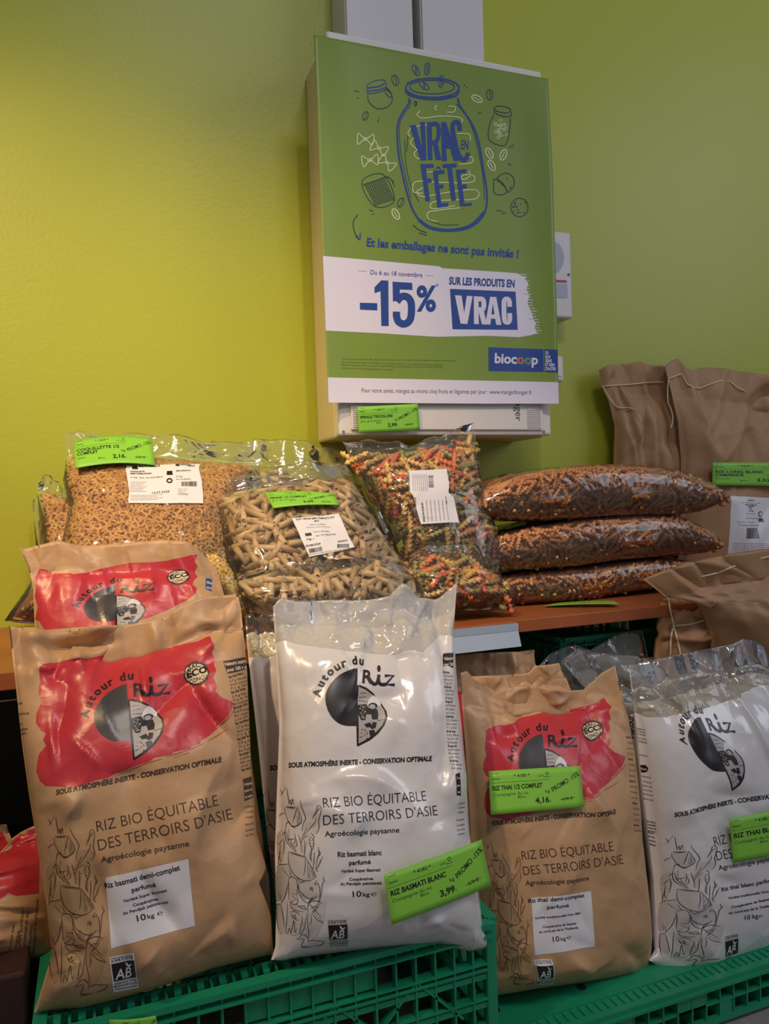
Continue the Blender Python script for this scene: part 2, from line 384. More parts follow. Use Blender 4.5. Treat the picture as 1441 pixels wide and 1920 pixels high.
def decal(sheet, name, items, parent, fn=None, cell=9, off=.00022, uvfn=None, label=None, tol=2.0, kind=None):
    """items: list of (material, layer, (V,F)) in photo pixels (or design units with uvfn) -> a print lying on the sheet's front"""
    mats = []; VV = []; FF = []; MI = []; n = 0
    for idx, (m, layer, (V, F)) in enumerate(items):
        if not len(V): continue
        V = np.asarray(V, float)
        if fn is not None: V = fn(V)
        if cell and not uvfn: V, F = cut(V, F, 36)
        if uvfn: q = uvfn(V); res = np.zeros(len(V))
        else:
            q, res = sheet.uv(V)
            if len(F):      # leave out what would fall round the bag's edge
                ar = lambda X: np.array([(X[f[1]][0]-X[f[0]][0])*(X[f[-1]][1]-X[f[0]][1])-(X[f[-1]][0]-X[f[0]][0])*(X[f[1]][1]-X[f[0]][1]) for f in F])
                g_ = ar(q)/(ar(V)+1e-9); big_ = np.abs(ar(V)) > .02; md = np.median(g_[big_]) if big_.any() else 0
                if md: F = [f for f, r_ok, bg in zip(F, (g_/md > .15) & (g_/md < 5), big_) if r_ok or not bg]
        if cell:        # slice along the sheet's own grid, so the print lies exactly on its faces
            g = np.array([sheet.nu-1, sheet.nv-1], float); bad = q[res >= tol]
            q2, F = cut(q*g, F, 1.0, diag=sheet.tf.max() > .002); q = q2/g; ok = np.ones(len(q), bool)
            if len(bad):
                for i, t in enumerate(q):
                    if np.abs(bad-t).sum(1).min() < 1e-5: ok[i] = False
        else: ok = res < tol
        P = sheet.samp3(sheet.front, q); N = sheet.samp(sheet.fn, q); N /= np.linalg.norm(N, axis=1)[:, None]
        P = P+N*(off*(1+.6*layer)+(idx % 9)*8e-6)
        if m not in mats: mats.append(m)
        k = mats.index(m)
        for f in F:
            if not all(ok[i] for i in f): continue
            if len(f) > 3: Q = P[list(f)]-P[f[0]]; nn = np.cross(Q[1:-1], Q[2:]).sum(0)
            else: nn = np.cross(P[f[1]]-P[f[0]], P[f[2]]-P[f[0]])
            ar = nn@N[f[0]]
            if abs(ar) < 1e-12: continue
            if ar < 0: f = f[::-1]
            FF.append([i+n for i in f]); MI.append(k)
        VV.append(P); n += len(P)
    if not FF: return None
    return mesh_obj(name, np.concatenate(VV), FF, mats, parent, MI, smooth=True, label=label, kind=kind)

# ------------------------------------------------------------------ the rice bag artwork (drawn flat, in the frame of the middle white bag)
W1C = (440, 1100, 2.882); W2C = (480, 1440, 3.002); S1C = (500, 1460, 5.644); L1C = (570, 1210, 7.205)
BAC = (0, 1100, 2.771); BBC = (0, 1480, 2.771); T3C = (840, 1500, 2.398); T2C = (840, 1150, 2.398)
def tcrop(crop, st, a, b, h, **k):
    p = C(crop, [a, b]); return text(st, p[0], p[1], h/crop[2] if h else None, **k)
def logo_items(ink, disc):
    c = lambda pts: C(L1C, pts); it = []
    it.append((ink, 0, fill(c([(712, 540), (760, 537), (850, 570), (960, 650), (1060, 770), (1125, 880), (1132, 970), (1090, 1080), (1010, 1190), (900, 1280), (740, 1362), (722, 1355), (712, 1087)]))))
    it.append((disc, 0, fill(c([(712, 315), (650, 322), (590, 342), (530, 368), (470, 402), (410, 455), (360, 515), (315, 590), (290, 660), (285, 730), (295, 800), (320, 880), (360, 950), (410, 1008), (460, 1046), (510, 1070), (560, 1083), (620, 1088), (712, 1087)]))))
    it.append((GREYINK, 1, fill(c([(735, 560), (840, 600), (950, 670), (1040, 780), (1098, 880), (1106, 965), (1060, 1080), (960, 1190), (850, 1270), (745, 1325)]))))
    it.append((LABEL, 2, fill(c([(868, 800), (885, 740), (915, 695), (960, 668), (1010, 710), (1055, 775), (1050, 830), (1000, 800), (940, 780)]))))
    it.append((INK, 2, fill(c([(736, 805), (850, 790), (885, 845), (1000, 860), (1015, 930), (1005, 1000), (930, 1000), (915, 930), (850, 930), (830, 1010), (775, 1010), (736, 930)]))))
    it.append((INK, 2, fill(c([(815, 1065), (900, 1040), (925, 1080), (935, 1035), (990, 1040), (975, 1112), (925, 1135), (895, 1105), (850, 1108)]))))
    it.append((INK, 2, fill(c([(885, 1150), (955, 1140), (975, 1205), (905, 1243), (890, 1190)]))))
    it.append((INK, 3, fill(c(ell(945, 815, 60, 42, 14)))))
    it.append((GREYINK, 4, fill(c(ell(935, 828, 42, 34, 12)))))
    r = random.Random(3)
    for _ in range(26): it.append((CREAM, 3, fill(c(ell(750+r.random()*90, 815+r.random()*180, 6, 6, 6)))))
    for _ in range(14): it.append((DGREY, 2, fill(c(ell(760+r.random()*110, 1130+r.random()*130, 5+r.random()*9, 4+r.random()*4, 7)))))
    for a, b in (((745, 740), (870, 760)), ((750, 700), (860, 690)), ((1000, 1020), (1090, 1000)), ((760, 640), (850, 640))): it.append((DGREY, 2, stroke(c([a, b]), .9)))
    return it
def wordmark_items(ink):
    it = [(ink, 1, a) for a in arc_text('Autour du', C(L1C, [(715, 755)])[0], 495/7.205, 176, 79, 112/7.205, .035)]
    it.append((ink, 1, tcrop(L1C, 'R', (785, 505), (925, 512), 182, bold=.022)))
    it.append((ink, 1, stroke(C(L1C, [(870, 430), (905, 485), (945, 520), (985, 508), (1005, 440), (1010, 395)]), 6)))
    it.append((ink, 1, stroke(C(L1C, [(1010, 395), (1005, 470), (1030, 518), (1080, 528), (1120, 520)]), 6)))
    it.append((ink, 1, stroke(C(L1C, [(1090, 412), (1215, 405), (1110, 522), (1235, 530)]), 5.5, sm=False)))
    it.append((ink, 1, fill(C(L1C, ell(1010, 315, 24, 46, 14)))))
    return it
SK = [[(200, 290), (250, 300), (305, 302)], [(205, 302), (260, 310), (300, 312)], [(190, 300), (195, 350), (215, 410), (245, 470), (290, 505), (340, 490), (375, 450), (365, 400), (340, 340), (320, 300)],
 [(320, 300), (310, 350), (290, 430), (285, 470)], [(335, 350), (345, 440)], [(350, 380), (330, 490)], [(325, 390), (330, 470)], [(355, 410), (350, 480)], [(310, 340), (300, 420)], [(215, 100), (225, 200), (230, 270)], [(170, 150), (205, 80)],
 [(235, 270), (245, 220), (255, 275), (270, 215), (280, 280)], [(340, 225), (360, 290), (395, 360), (415, 420), (395, 470), (385, 560)], [(145, 110), (165, 150), (150, 170)],
 [(190, 360), (150, 375), (135, 400)], [(205, 520), (215, 470), (240, 455), (270, 500), (310, 520)], [(205, 520), (200, 590), (210, 650), (240, 700), (310, 775)], [(215, 560), (235, 650), (275, 720)], [(240, 530), (240, 640)],
 [(220, 645), (260, 640), (300, 635)], [(300, 575), (310, 640), (290, 700)], [(260, 640), (275, 700), (300, 740), (320, 780)], [(320, 640), (325, 700), (300, 720)], [(170, 600), (190, 570), (205, 565)],
 [(550, 280), (525, 290), (515, 340), (490, 400), (485, 425)], [(550, 280), (563, 310), (555, 380), (545, 450), (555, 500), (545, 550), (515, 590)], [(515, 340), (535, 330), (550, 300)], [(500, 390), (530, 350)], [(520, 400), (510, 460), (470, 520), (400, 610)], [(435, 520), (400, 590), (365, 640)],
 [(345, 580), (350, 620), (365, 690), (370, 770)], [(365, 690), (385, 640), (410, 620), (450, 600)], [(455, 620), (455, 700), (470, 740), (465, 870)], [(465, 620), (490, 640), (495, 690), (480, 750), (465, 740)], [(460, 650), (490, 655)], [(458, 680), (492, 690)], [(462, 710), (490, 720)], [(405, 650), (405, 740), (395, 830)], [(470, 575), (500, 610), (495, 640)], [(415, 680), (425, 690)],
 [(460, 760), (455, 830), (475, 880)], [(500, 770), (495, 860), (485, 960)], [(540, 720), (545, 790), (525, 860), (510, 960)], [(535, 750), (560, 790), (530, 830)], [(585, 820), (555, 890), (520, 960), (540, 985)], [(560, 850), (545, 920)],
 [(235, 770), (300, 790), (410, 825)], [(260, 790), (330, 810), (405, 835)], [(235, 770), (232, 850), (245, 930), (280, 1000), (330, 1050), (400, 1080), (460, 1075), (520, 1035)], [(410, 825), (450, 900), (490, 970), (520, 1035)], [(408, 840), (405, 940), (390, 1025)],
 [(430, 880), (435, 1060)], [(440, 930), (460, 1050)], [(455, 930), (490, 1045)], [(470, 960), (505, 1040)], [(445, 1000), (445, 1060)], [(490, 990), (512, 1035)], [(105, 940), (140, 910), (200, 905), (240, 900)], [(125, 910), (130, 850), (150, 780)], [(130, 700), (150, 670), (165, 640)], [(150, 700), (140, 820), (160, 880)], [(175, 620), (190, 700), (175, 800)], [(165, 940), (215, 1010)], [(190, 980), (245, 1045)], [(235, 960), (275, 1040)], [(245, 990), (265, 1050)],
 [(330, 1110), (350, 1180), (400, 1240), (470, 1270), (530, 1240)], [(320, 1040), (350, 1090), (400, 1085)], [(330, 1110), (400, 1095)], [(530, 1090), (555, 1150), (560, 1230), (550, 1310)], [(525, 1070), (505, 1115), (540, 1110)], [(600, 1030), (590, 1050), (605, 1075), (585, 1110), (575, 1190), (560, 1290)], [(455, 1140), (460, 1180), (475, 1145), (480, 1190), (495, 1150)], [(230, 1060), (260, 1040), (310, 1060), (325, 1120), (320, 1230)], [(230, 1060), (235, 1150), (235, 1280)], [(230, 1100), (200, 1230), (150, 1320)],
 [(240, 1300), (290, 1330), (330, 1310), (330, 1250)], [(260, 1210), (320, 1225)], [(270, 1240), (330, 1290)], [(285, 1290), (250, 1310)], [(330, 1130), (340, 1200), (385, 1280), (440, 1320)], [(350, 1190), (400, 1230)], [(360, 1230), (420, 1280)], [(320, 1330), (370, 1370), (430, 1380)], [(330, 1345), (400, 1350), (420, 1385)], [(250, 1310), (280, 1380), (390, 1410)], [(440, 1320), (500, 1290), (560, 1300), (585, 1325)], [(490, 1240), (450, 1300), (440, 1350), (430, 1420)], [(530, 1235), (480, 1280), (440, 1320)],
 [(550, 1300), (520, 1360), (480, 1420)], [(560, 1320), (530, 1380), (490, 1410)], [(450, 1320), (490, 1370), (580, 1470)], [(480, 1400), (600, 1530)], [(470, 1420), (530, 1490), (590, 1520)], [(540, 1360), (500, 1350), (470, 1380)], [(430, 1420), (410, 1500), (395, 1580), (355, 1650)], [(440, 1420), (430, 1520), (445, 1620), (450, 1690)], [(465, 1430), (470, 1500), (455, 1550)], [(380, 1470), (360, 1560), (350, 1640)], [(370, 1450), (385, 1560)],
 [(250, 1410), (300, 1405), (360, 1440)], [(255, 1420), (280, 1460), (300, 1440), (310, 1490), (340, 1495)], [(262, 1440), (290, 1480), (325, 1470)], [(220, 1310), (215, 1480), (200, 1640)], [(105, 1340), (130, 1320), (160, 1340)], [(225, 1640), (245, 1580), (260, 1630), (290, 1500), (300, 1620), (320, 1580)], [(230, 1590), (215, 1640)], [(160, 1350), (175, 1450), (190, 1570)], [(115, 1350), (110, 1480), (130, 1600)], [(130, 1200), (145, 1280)], [(150, 1230), (160, 1310)],
 [(318, 1692), (345, 1680), (365, 1655), (395, 1645), (425, 1665), (440, 1700), (430, 1725)], [(318, 1692), (350, 1698), (385, 1690), (395, 1710), (375, 1745), (372, 1775), (430, 1782), (480, 1772)], [(430, 1725), (480, 1710), (540, 1712), (600, 1720)], [(608, 1710), (590, 1745), (560, 1760), (500, 1772)], [(360, 1780), (420, 1785)], [(385, 1770), (440, 1775)], [(400, 1665), (408, 1672)]]
SHP = [[(200, 300), (320, 305), (370, 440), (300, 500), (230, 450)], [(235, 780), (400, 830), (500, 1030), (400, 1075), (280, 990)], [(110, 600), (200, 560), (180, 800), (130, 900)], [(110, 950), (240, 920), (235, 1100), (110, 1300)], [(340, 1110), (540, 1100), (555, 1240), (440, 1260)], [(100, 1350), (160, 1350), (185, 1580), (130, 1630)], [(230, 1060), (320, 1070), (320, 1250), (240, 1290)], [(420, 1430), (620, 1300), (560, 1600), (440, 1700)], [(390, 480), (550, 500), (470, 620), (370, 780)], [(240, 1330), (420, 1400), (400, 1600), (230, 1640)]]
def sketch_items(ink, shade):
    it = [(ink, 1, stroke(C(S1C, s), 1.15, taper=True)) for s in SK]
    if shade: it += [(shade, 0, fill(C(S1C, s), True)) for s in SHP]
    return it
def front_text(ink):
    return [(ink, 0, tcrop(W1C, 'SOUS ATMOSPHÈRE INERTE - CONSERVATION OPTIMALE', (290, 978), (1077, 940), 27, bold=.045, shear=.12)),
            (ink, 0, tcrop(W2C, 'RIZ BIO ÉQUITABLE', (372, 226), (965, 184), 60, bold=-.008)),
            (ink, 0, tcrop(W2C, "DES TERROIRS D'ASIE", (375, 323), (1028, 266), 60, bold=-.008)),
            (ink, 0, tcrop(W2C, 'Agroécologie paysanne', (383, 386), (803, 362), 31, bold=.012))]
def ab_items(field):
    c = lambda p: C(S1C, p); it = []
    if field: it.append((LABEL, 0, fill(c([(628, 1485), (848, 1476), (868, 1780), (650, 1792)]))))
    it += [(INK, 1, stroke(c([(640, 1500), (835, 1493)]), .9)), (INK, 1, tcrop(S1C, 'CERTIFIÉ', (645, 1533), (835, 1523), 21, bold=.03, space=1.3)),
           (INK, 1, fill(c([(643, 1548), (845, 1538), (852, 1692), (657, 1702)]))), (LABEL, 2, tcrop(S1C, 'AB', (668, 1688), (818, 1680), 88, bold=.015, shear=.2)),
           (LABEL, 2, fill(c([(762, 1548), (785, 1562), (798, 1580), (825, 1562), (812, 1590), (790, 1596), (772, 1580)]))),
           (INK, 1, tcrop(S1C, 'AGRICULTURE', (660, 1728), (855, 1718), 15, bold=.03, space=1.2)), (INK, 1, tcrop(S1C, 'BIOLOGIQUE', (661, 1753), (855, 1743), 18, bold=.03, space=1.2)),
           (INK, 1, stroke(c([(666, 1769), (855, 1759)]), .9))]
    return it
REDSH = [(205, 430), (225, 412), (260, 403), (330, 393), (450, 380), (520, 360), (600, 345), (700, 322), (760, 330), (850, 322), (950, 300), (1030, 285), (1070, 265), (1090, 256), (1098, 290), (1112, 310), (1098, 340), (1120, 380), (1112, 400), (1122, 440), (1106, 470), (1125, 520), (1116, 545), (1150, 578), (1185, 592), (1207, 603), (1195, 650), (1165, 688), (1135, 718), (1112, 748), (1085, 775), (1045, 798), (1040, 815), (1000, 825), (985, 842), (900, 858), (890, 872), (800, 888), (780, 905), (700, 930), (600, 972), (560, 992), (500, 1005), (420, 1035), (378, 1050), (330, 1040), (240, 1035), (208, 1008), (190, 960), (193, 920), (202, 870), (240, 825), (222, 795), (240, 760), (213, 748), (185, 705), (188, 660), (213, 600), (200, 550), (207, 490)]
WISP = [[(1215, 640), (1180, 690), (1120, 740)], [(1190, 660), (1150, 715), (1090, 770)], [(1180, 740), (1120, 780), (1080, 800)], [(1060, 815), (960, 855), (860, 885)], [(980, 862), (900, 890)], [(840, 895), (740, 925), (620, 975)], [(760, 915), (700, 945)], [(620, 975), (540, 1005)]]
def red_items():
    return [(RED, 0, fill(C(BAC, REDSH)))]+[(RED, 0, stroke(C(BAC, s), 1.6, taper=True)) for s in WISP]
def badge_items():
    r = random.Random(5); e = ell(1020, 450, 66, 63, 44); e = [(x+r.uniform(-2, 2), y+r.uniform(-2, 2)) for x, y in e]
    e2 = ell(1020, 450, 55, 50, 40, rot=-.15); e2 = [(x+r.uniform(-3, 3), y+r.uniform(-3, 3)) for x, y in e2]
    e2 = [(x*1.0, y) if abs(y-450) > 30 else (1020+(x-1020)*1.06, y) for x, y in e2]
    return [(BROWNINK, 0, fill(C(BAC, e))), (CREAM, 1, fill(C(BAC, e2))), (INK, 2, tcrop(BAC, 'SAC', (982, 434), (1043, 414), 24, bold=.02)),
            (INK, 2, tcrop(BAC, 'ÉCO', (974, 472), (1080, 443), 33, bold=.045)), (INK, 2, tcrop(BAC, 'CONÇU', (990, 502), (1078, 476), 22, bold=.02))]
NUT = ['Riz thaï blanc,', '0,7 g Glucides', 'dont sucres', '7,1 g Sel', 'Riz thaï demi,', '2,4 g Fibres', '76 g de 100', 'Riz basmati,', 'Énergie 353', 'kcal Protéines', 'Riz complet,', 'pour 100 g']
def sidecol(crop, x0, y0, x1, y1, n, wd, h, ink, slope=-.25):
    it = []
    for i in range(n):
        t = i/(n-1); x = x0+(x1-x0)*t; y = y0+(y1-y0)*t
        it.append((ink, 0, tcrop(crop, NUT[i % 12], (x, y), (x+wd*(.75+.25*((i*7) % 4)/3), y+wd*slope), h, bold=.03 if i % 4 == 0 else 0, res=1)))
    return it
def header(crop, quad, lines, h, ink):
    it = [(ink, 0, fill(C(crop, quad)))]
    for st, a, b, *_ in lines: it.append((CREAM, 1, tcrop(crop, st, a, b, h, bold=.03, res=2)))
    return it
WA = C(W1C, [(288, 978), (1077, 940), (660, 445), (668, 862)])+C(W2C, [(372, 225), (1028, 268), (408, 962), (512, 955), (383, 385)])
B1A = C(BAC, [(248, 1120), (1155, 938), (668, 490), (703, 865)])+C(BBC, [(530, 222), (1193, 160), (590, 990), (705, 965), (545, 380)])
B3A = C(T2C, [(163, 962), (752, 912), (425, 525)])+[(1036, 1512)]+C(T3C, [(350, 268), (775, 282), (388, 793), (460, 785), (364, 382)])
W4A = [(1262.4, 1531.6), (1530, 1478)]+C(T2C, [(1135, 490), (1280, 795)])+[(1344.6, 1587.6), (1556, 1560), (1361, 1792), (1384, 1787.7), (1350.9, 1632.6)]
toB1 = homog(WA, B1A); toB3 = homog(WA, B3A); toW4 = homog(WA, W4A)
B1inv = homog(B1A, WA); B1toB3 = lambda P: toB3(B1inv(P))

# ------------------------------------------------------------------ bag builders
def pxmid(L, R, B, T, Yb, Yt, nu, nv, bow=0.0, Yr=0.0):
    g = coons(L, R, B, T, nu, nv); U, V = UVg(nu, nv)
    Y = Yb+(Yt-Yb)*V+bow*np.sin(np.pi*V)+Yr*(U-.5)
    return at_y(g, Y), U, V
def rice_bag(label, kind, L, R, B, T, Yb, Yt, th, seed, line=None, wr=.0035, nu=90, nv=120, top=.87, rice_top=.9, group=None, film=None, foldtop=0, big=None):
    mid, U, V = pxmid(L, R, B, T, Yb, Yt, nu, nv)
    if line is not None:           # bend the grid so that one row follows the edge of the white print
        s0 = Sheet(mid, U*0, U*0); q, _ = s0.uv(np.array(line, float)); o = np.argsort(q[:, 0])
        lu = np.interp(U[:, 0], q[o, 0], q[o, 1]); r0 = int(np.median(lu)*(nv-1)); w0 = r0/(nv-1)
        V = np.where(V < w0, V/w0*lu[:, None], lu[:, None]+(V-w0)/(1-w0)*(1-lu[:, None]))
        mid = s0.samp(mid, np.stack([U.ravel(), V.ravel()], 1)).reshape(nu, nv, 3)
    t = th*pillow(U, V, vtop=top, p=3.6, e=.5)
    asp = 1.7; edge = np.clip(1-np.abs(2*U-1)**8, 0, 1)*np.clip(V*12, 0, 1)
    c = creases(U, V*asp, 26, seed, 1, .05, .28, .015, 0, asp)*.55
    c += creases(U, V*asp, 16, seed+1, 1.3, .05, .25, .014, asp*.80, asp)
    c += creases(U, V*asp, 10, seed+2, 1.2, .04, .16, .012, 0, asp*.12)
    c += creases(U, V*asp, 14, seed+30, 2.2, .08, .30, .032, 0, asp)+creases(U, V*asp, 8, seed+31, 2.0, .06, .2, .02, asp*.84, asp)
    # folds fanning in from the lower corners and the side seams
    for cx, sg in ((0, 1), (1, -1)): c += creases(np.abs(U-cx), V*asp, 7, seed+5+cx, 1.1, .05, .14, .012, 0, asp*.5)*(.5+.5*np.cos(np.pi*np.clip(np.abs(U-cx)*3, 0, 1)))
    lf = vnoise(U, V*asp, 5, seed+9)*1.6+vnoise(U, V*asp, 11, seed+8)*.7
    wrk = (c*wr+lf*wr*.55)*edge
    com = np.zeros_like(U)
    if foldtop:
        m = np.clip((V-top+.03)/(1-top), 0, 1)
        com = foldtop*m*(np.sin(U*9+seed)+.6*np.sin(U*21+2*seed)+.5*np.sign(np.sin(U*14+seed*3)))*.5
    if big:
        for cu, cv, ru, rv, am in big: com = com+am*np.exp(-((U-cu)/ru)**2-((V-cv)/rv)**2)
    s = Sheet(mid, t*.55, t*.45, wrk, common=com)
    root = thing('rice_bag', s.loc, label, 'rice bag', group or 'rice bags standing in front of the shelf')
    if kind == 'brown':
        s.mesh('paper_bag', KRAFT, root)
    else:
        mi = (V > lu[:, None]-1e-6).astype(int)
        s.mesh('printed_film', [WHITEFILM, film or FILMH], root, midx=mi)
        # the rice that shows through the clear top of the bag
        V2 = V; tt = np.where(t > .004, t, 0)*np.clip((rice_top-V)/.04, 0, 1)
        k = V[:, :].mean(0) < rice_top
        r = Sheet(mid[:, k], np.maximum(tt[:, k]*.55-.004, 0), np.maximum(tt[:, k]*.45-.005, 0), wrk[:, k]*.9, common=com[:, k])
        r.mesh('rice_filling', RICE, root)
        n = 5200; q = np.stack([RNG.random(n), RNG.random(n)], 1); lo = np.interp(q[:, 0], U[:, 0], lu)
        VV = r.samp(np.repeat(V[:, k][:, :, None], 1, 2), q)[:, 0]; ok = (VV > lo-.02) & (VV < rice_top-.01) & (q[:, 0] > .03) & (q[:, 0] < .97)
        grains(r, q[ok], root)
    return root, s
RICE = mat('rice_fill', rgb(206, 194, 166), 0.6, bump=.5, bscale=260, var=.06, vscale=150)
GRAIN = mat('rice_grain', rgb(222, 212, 184), 0.4)
def grains(sh, q, root, ln=.0068, rr=.0011):
    P = sh.samp(sh.front, q); N = sh.samp(sh.fn, q); n = len(q)
    if n == 0: return
    a = RNG.random(n)*np.pi; T = np.cross(N, np.array([0, 0, 1.0])); T /= np.linalg.norm(T, axis=1)[:, None]; Bt = np.cross(N, T)
    D = T*np.cos(a)[:, None]+Bt*np.sin(a)[:, None]; E = np.cross(N, D)
    P = P+N*.0004
    K = [(-ln/2, 0, 0), (0, rr, 0), (ln/2, 0, 0), (0, -rr, 0), (0, 0, rr)]
    V = np.stack([P+D*x+E*y+N*z for x, y, z in K], 1).reshape(-1, 3)
    b = np.arange(n)[:, None]*5; F = np.concatenate([b+np.array(f) for f in ((0, 3, 4), (3, 2, 4), (2, 1, 4), (1, 0, 4))])
    mesh_obj('rice_grains', V, F, GRAIN, root, kind='stuff')

# ------------------------------------------------------------------ pasta pieces (drawn along x, unit = metre)
def penne_mesh(L=.034, r=.0046, n=8):
    V = []; F = []
    for k, rr in enumerate((r, r*.68)):
        for sx in (-1, 1):
            for j in range(n):
                t = 2*math.pi*j/n; V.append((sx*L/2+rr*math.sin(t)*1.0, rr*math.cos(t), rr*math.sin(t)))
    for j in range(n):
        a = (j+1) % n
        F += [(j, a, n+a, n+j), (2*n+a, 2*n+j, 3*n+j, 3*n+a), (j, 2*n+j, 2*n+a, a), (n+a, 3*n+a, 3*n+j, n+j)]
    return np.array(V), F
def elbow_mesh(R=.0042, r=.0023, n=6, k=7):
    V = []; F = []
    for q, rr in enumerate((r, r*.5)):
        ks = range(k) if q == 0 else (0, k-1)
        for i in ks:
            t = math.pi*(-.05+1.1*i/(k-1)); c = np.array([math.cos(t)*R, math.sin(t)*R-R*.5, 0]); d = np.array([math.cos(t), math.sin(t), 0])
            for j in range(n):
                s_ = 2*math.pi*j/n; V.append(c+d*rr*math.cos(s_)+np.array([0, 0, rr*math.sin(s_)]))
    for i in range(k-1):
        for j in range(n): F.append((i*n+j, (i+1)*n+j, (i+1)*n+(j+1) % n, i*n+(j+1) % n))
    b = k*n
    for j in range(n):
        a = (j+1) % n; F += [(j, a, b+a, b+j), ((k-1)*n+a, (k-1)*n+j, b+n+j, b+n+a)]
    F += [tuple(b+j for j in range(n)), tuple(b+n+n-1-j for j in range(n))]
    return np.array(V), F
def fusilli_mesh(L=.032, r=.0044, k=22, turns=1.9):
    V = []; F = []; m = 6
    for i in range(k):
        x = -L/2+L*i/(k-1); a = 2*math.pi*turns*i/(k-1)
        for j in range(m):
            rr = (r if j % 2 == 0 else r*.46)*(1 if 0 < i < k-1 else .65); t = a+2*math.pi*j/m; V.append((x, rr*math.cos(t), rr*math.sin(t)))
    for i in range(k-1):
        for j in range(m): F.append((i*m+j, i*m+(j+1) % m, (i+1)*m+(j+1) % m, (i+1)*m+j))
    F += [tuple(range(m-1, -1, -1)), tuple((k-1)*m+j for j in range(m))]
    return np.array(V), F
SHAPES = {'penne': penne_mesh(), 'macaroni': elbow_mesh(), 'fusilli': fusilli_mesh()}
LIBM = {}
def piece_mesh(shape, m, sc):
    key = (shape, m.name, sc)
    if key not in LIBM:
        V, F = SHAPES[shape]; me = bpy.data.meshes.new(shape); me.from_pydata((V*sc).tolist(), [], F); me.materials.append(m)
        me.polygons.foreach_set('use_smooth', [True]*len(me.polygons)); LIBM[key] = me
    return LIBM[key]
def scatter(sh, n, region, shape, mats, root, sc=1.0, tilt=.12, dmin=.6, singles=300, depth=.7, side='front', under=0.0, name=None):
    """pieces lying just under the film: dart throwing on the sheet, nearest ones as parts, the rest joined"""
    V0, F0 = SHAPES[shape]; V0 = V0*sc; ln = np.ptp(V0[:, 0]); rad = np.abs(V0[:, 2]).max()
    q = RNG.random((n*6, 2)); q = q[region(q[:, 0], q[:, 1])][:n*4]
    A = sh.front if side == 'front' else sh.back
    P = sh.samp(A, q)
    if side == 'front': N = sh.samp(sh.fn, q)
    else:
        bu = np.gradient(sh.back, axis=0); bv = np.gradient(sh.back, axis=1); bn = np.cross(bu, bv); bn /= np.linalg.norm(bn, axis=2)[..., None]+1e-12
        if (bn*sh.N).sum() > 0: bn = -bn
        N = sh.samp(bn, q)
    N = N/np.linalg.norm(N, axis=1)[:, None]
    # thin out
    cell = {}; keep = []; dm = dmin*math.sqrt(ln*rad*2)
    for i, p in enumerate(P):
        key = tuple((p/dm).astype(int)); bad = False
        for dx in (-1, 0, 1):
            for dy in (-1, 0, 1):
                for dz in (-1, 0, 1):
                    for j in cell.get((key[0]+dx, key[1]+dy, key[2]+dz), ()):
                        if ((P[j]-p)**2).sum() < dm*dm: bad = True; break
                    if bad: break
                if bad: break
            if bad: break
        if not bad: cell.setdefault(key, []).append(i); keep.append(i)
        if len(keep) >= n: break
    P, N = P[keep], N[keep]; k = len(P)
    dep = rad*(1.05+RNG.random(k)*depth+under)
    qk = q[keep]
    P = P-N*dep[:, None]
    a = (RNG.random(k)*2*np.pi if shape == 'macaroni' else 14*vnoise(qk[:, 0], qk[:, 1], 6, 77+int(under))+RNG.normal(size=k)*.45); T = np.cross(N, np.array([.01, .02, 1.0])); T /= np.linalg.norm(T, axis=1)[:, None]; Bt = np.cross(N, T)
    D = T*np.cos(a)[:, None]+Bt*np.sin(a)[:, None]+N*(RNG.normal(size=k)*tilt*.5)[:, None]; D /= np.linalg.norm(D, axis=1)[:, None]
    E = np.cross(N, D); E /= np.linalg.norm(E, axis=1)[:, None]; Z = np.cross(D, E)
    if shape == 'fusilli':
        r = RNG.random(k)*2*np.pi; E, Z = E*np.cos(r)[:, None]+Z*np.sin(r)[:, None], Z*np.cos(r)[:, None]-E*np.sin(r)[:, None]
    mi = RNG.integers(0, len(mats), k); off = np.array(parent_loc(root))
    o = np.argsort(dep); one = o[:singles]; rest = o[singles:]
    nm = name or shape
    for i in one:
        ob = bpy.data.objects.new(nm, piece_mesh(shape, mats[mi[i]], sc)); COL.objects.link(ob); ob.parent = root
        ob.matrix_local = Matrix([[D[i][c], E[i][c], Z[i][c], P[i][c]-off[c]] for c in range(3)]+[[0, 0, 0, 1]])
    if len(rest):
        VV = P[rest][:, None]+V0[None, :, :1]*D[rest][:, None]+V0[None, :, 1:2]*E[rest][:, None]+V0[None, :, 2:]*Z[rest][:, None]
        FF = []; MI = []; m = len(V0)
        for t, i in enumerate(rest):
            FF += [[a_+t*m for a_ in f] for f in F0]; MI += [mi[i]]*len(F0)
        mesh_obj(nm+'_layer', VV.reshape(-1, 3), FF, list(mats), root, MI, smooth=True, kind='stuff')
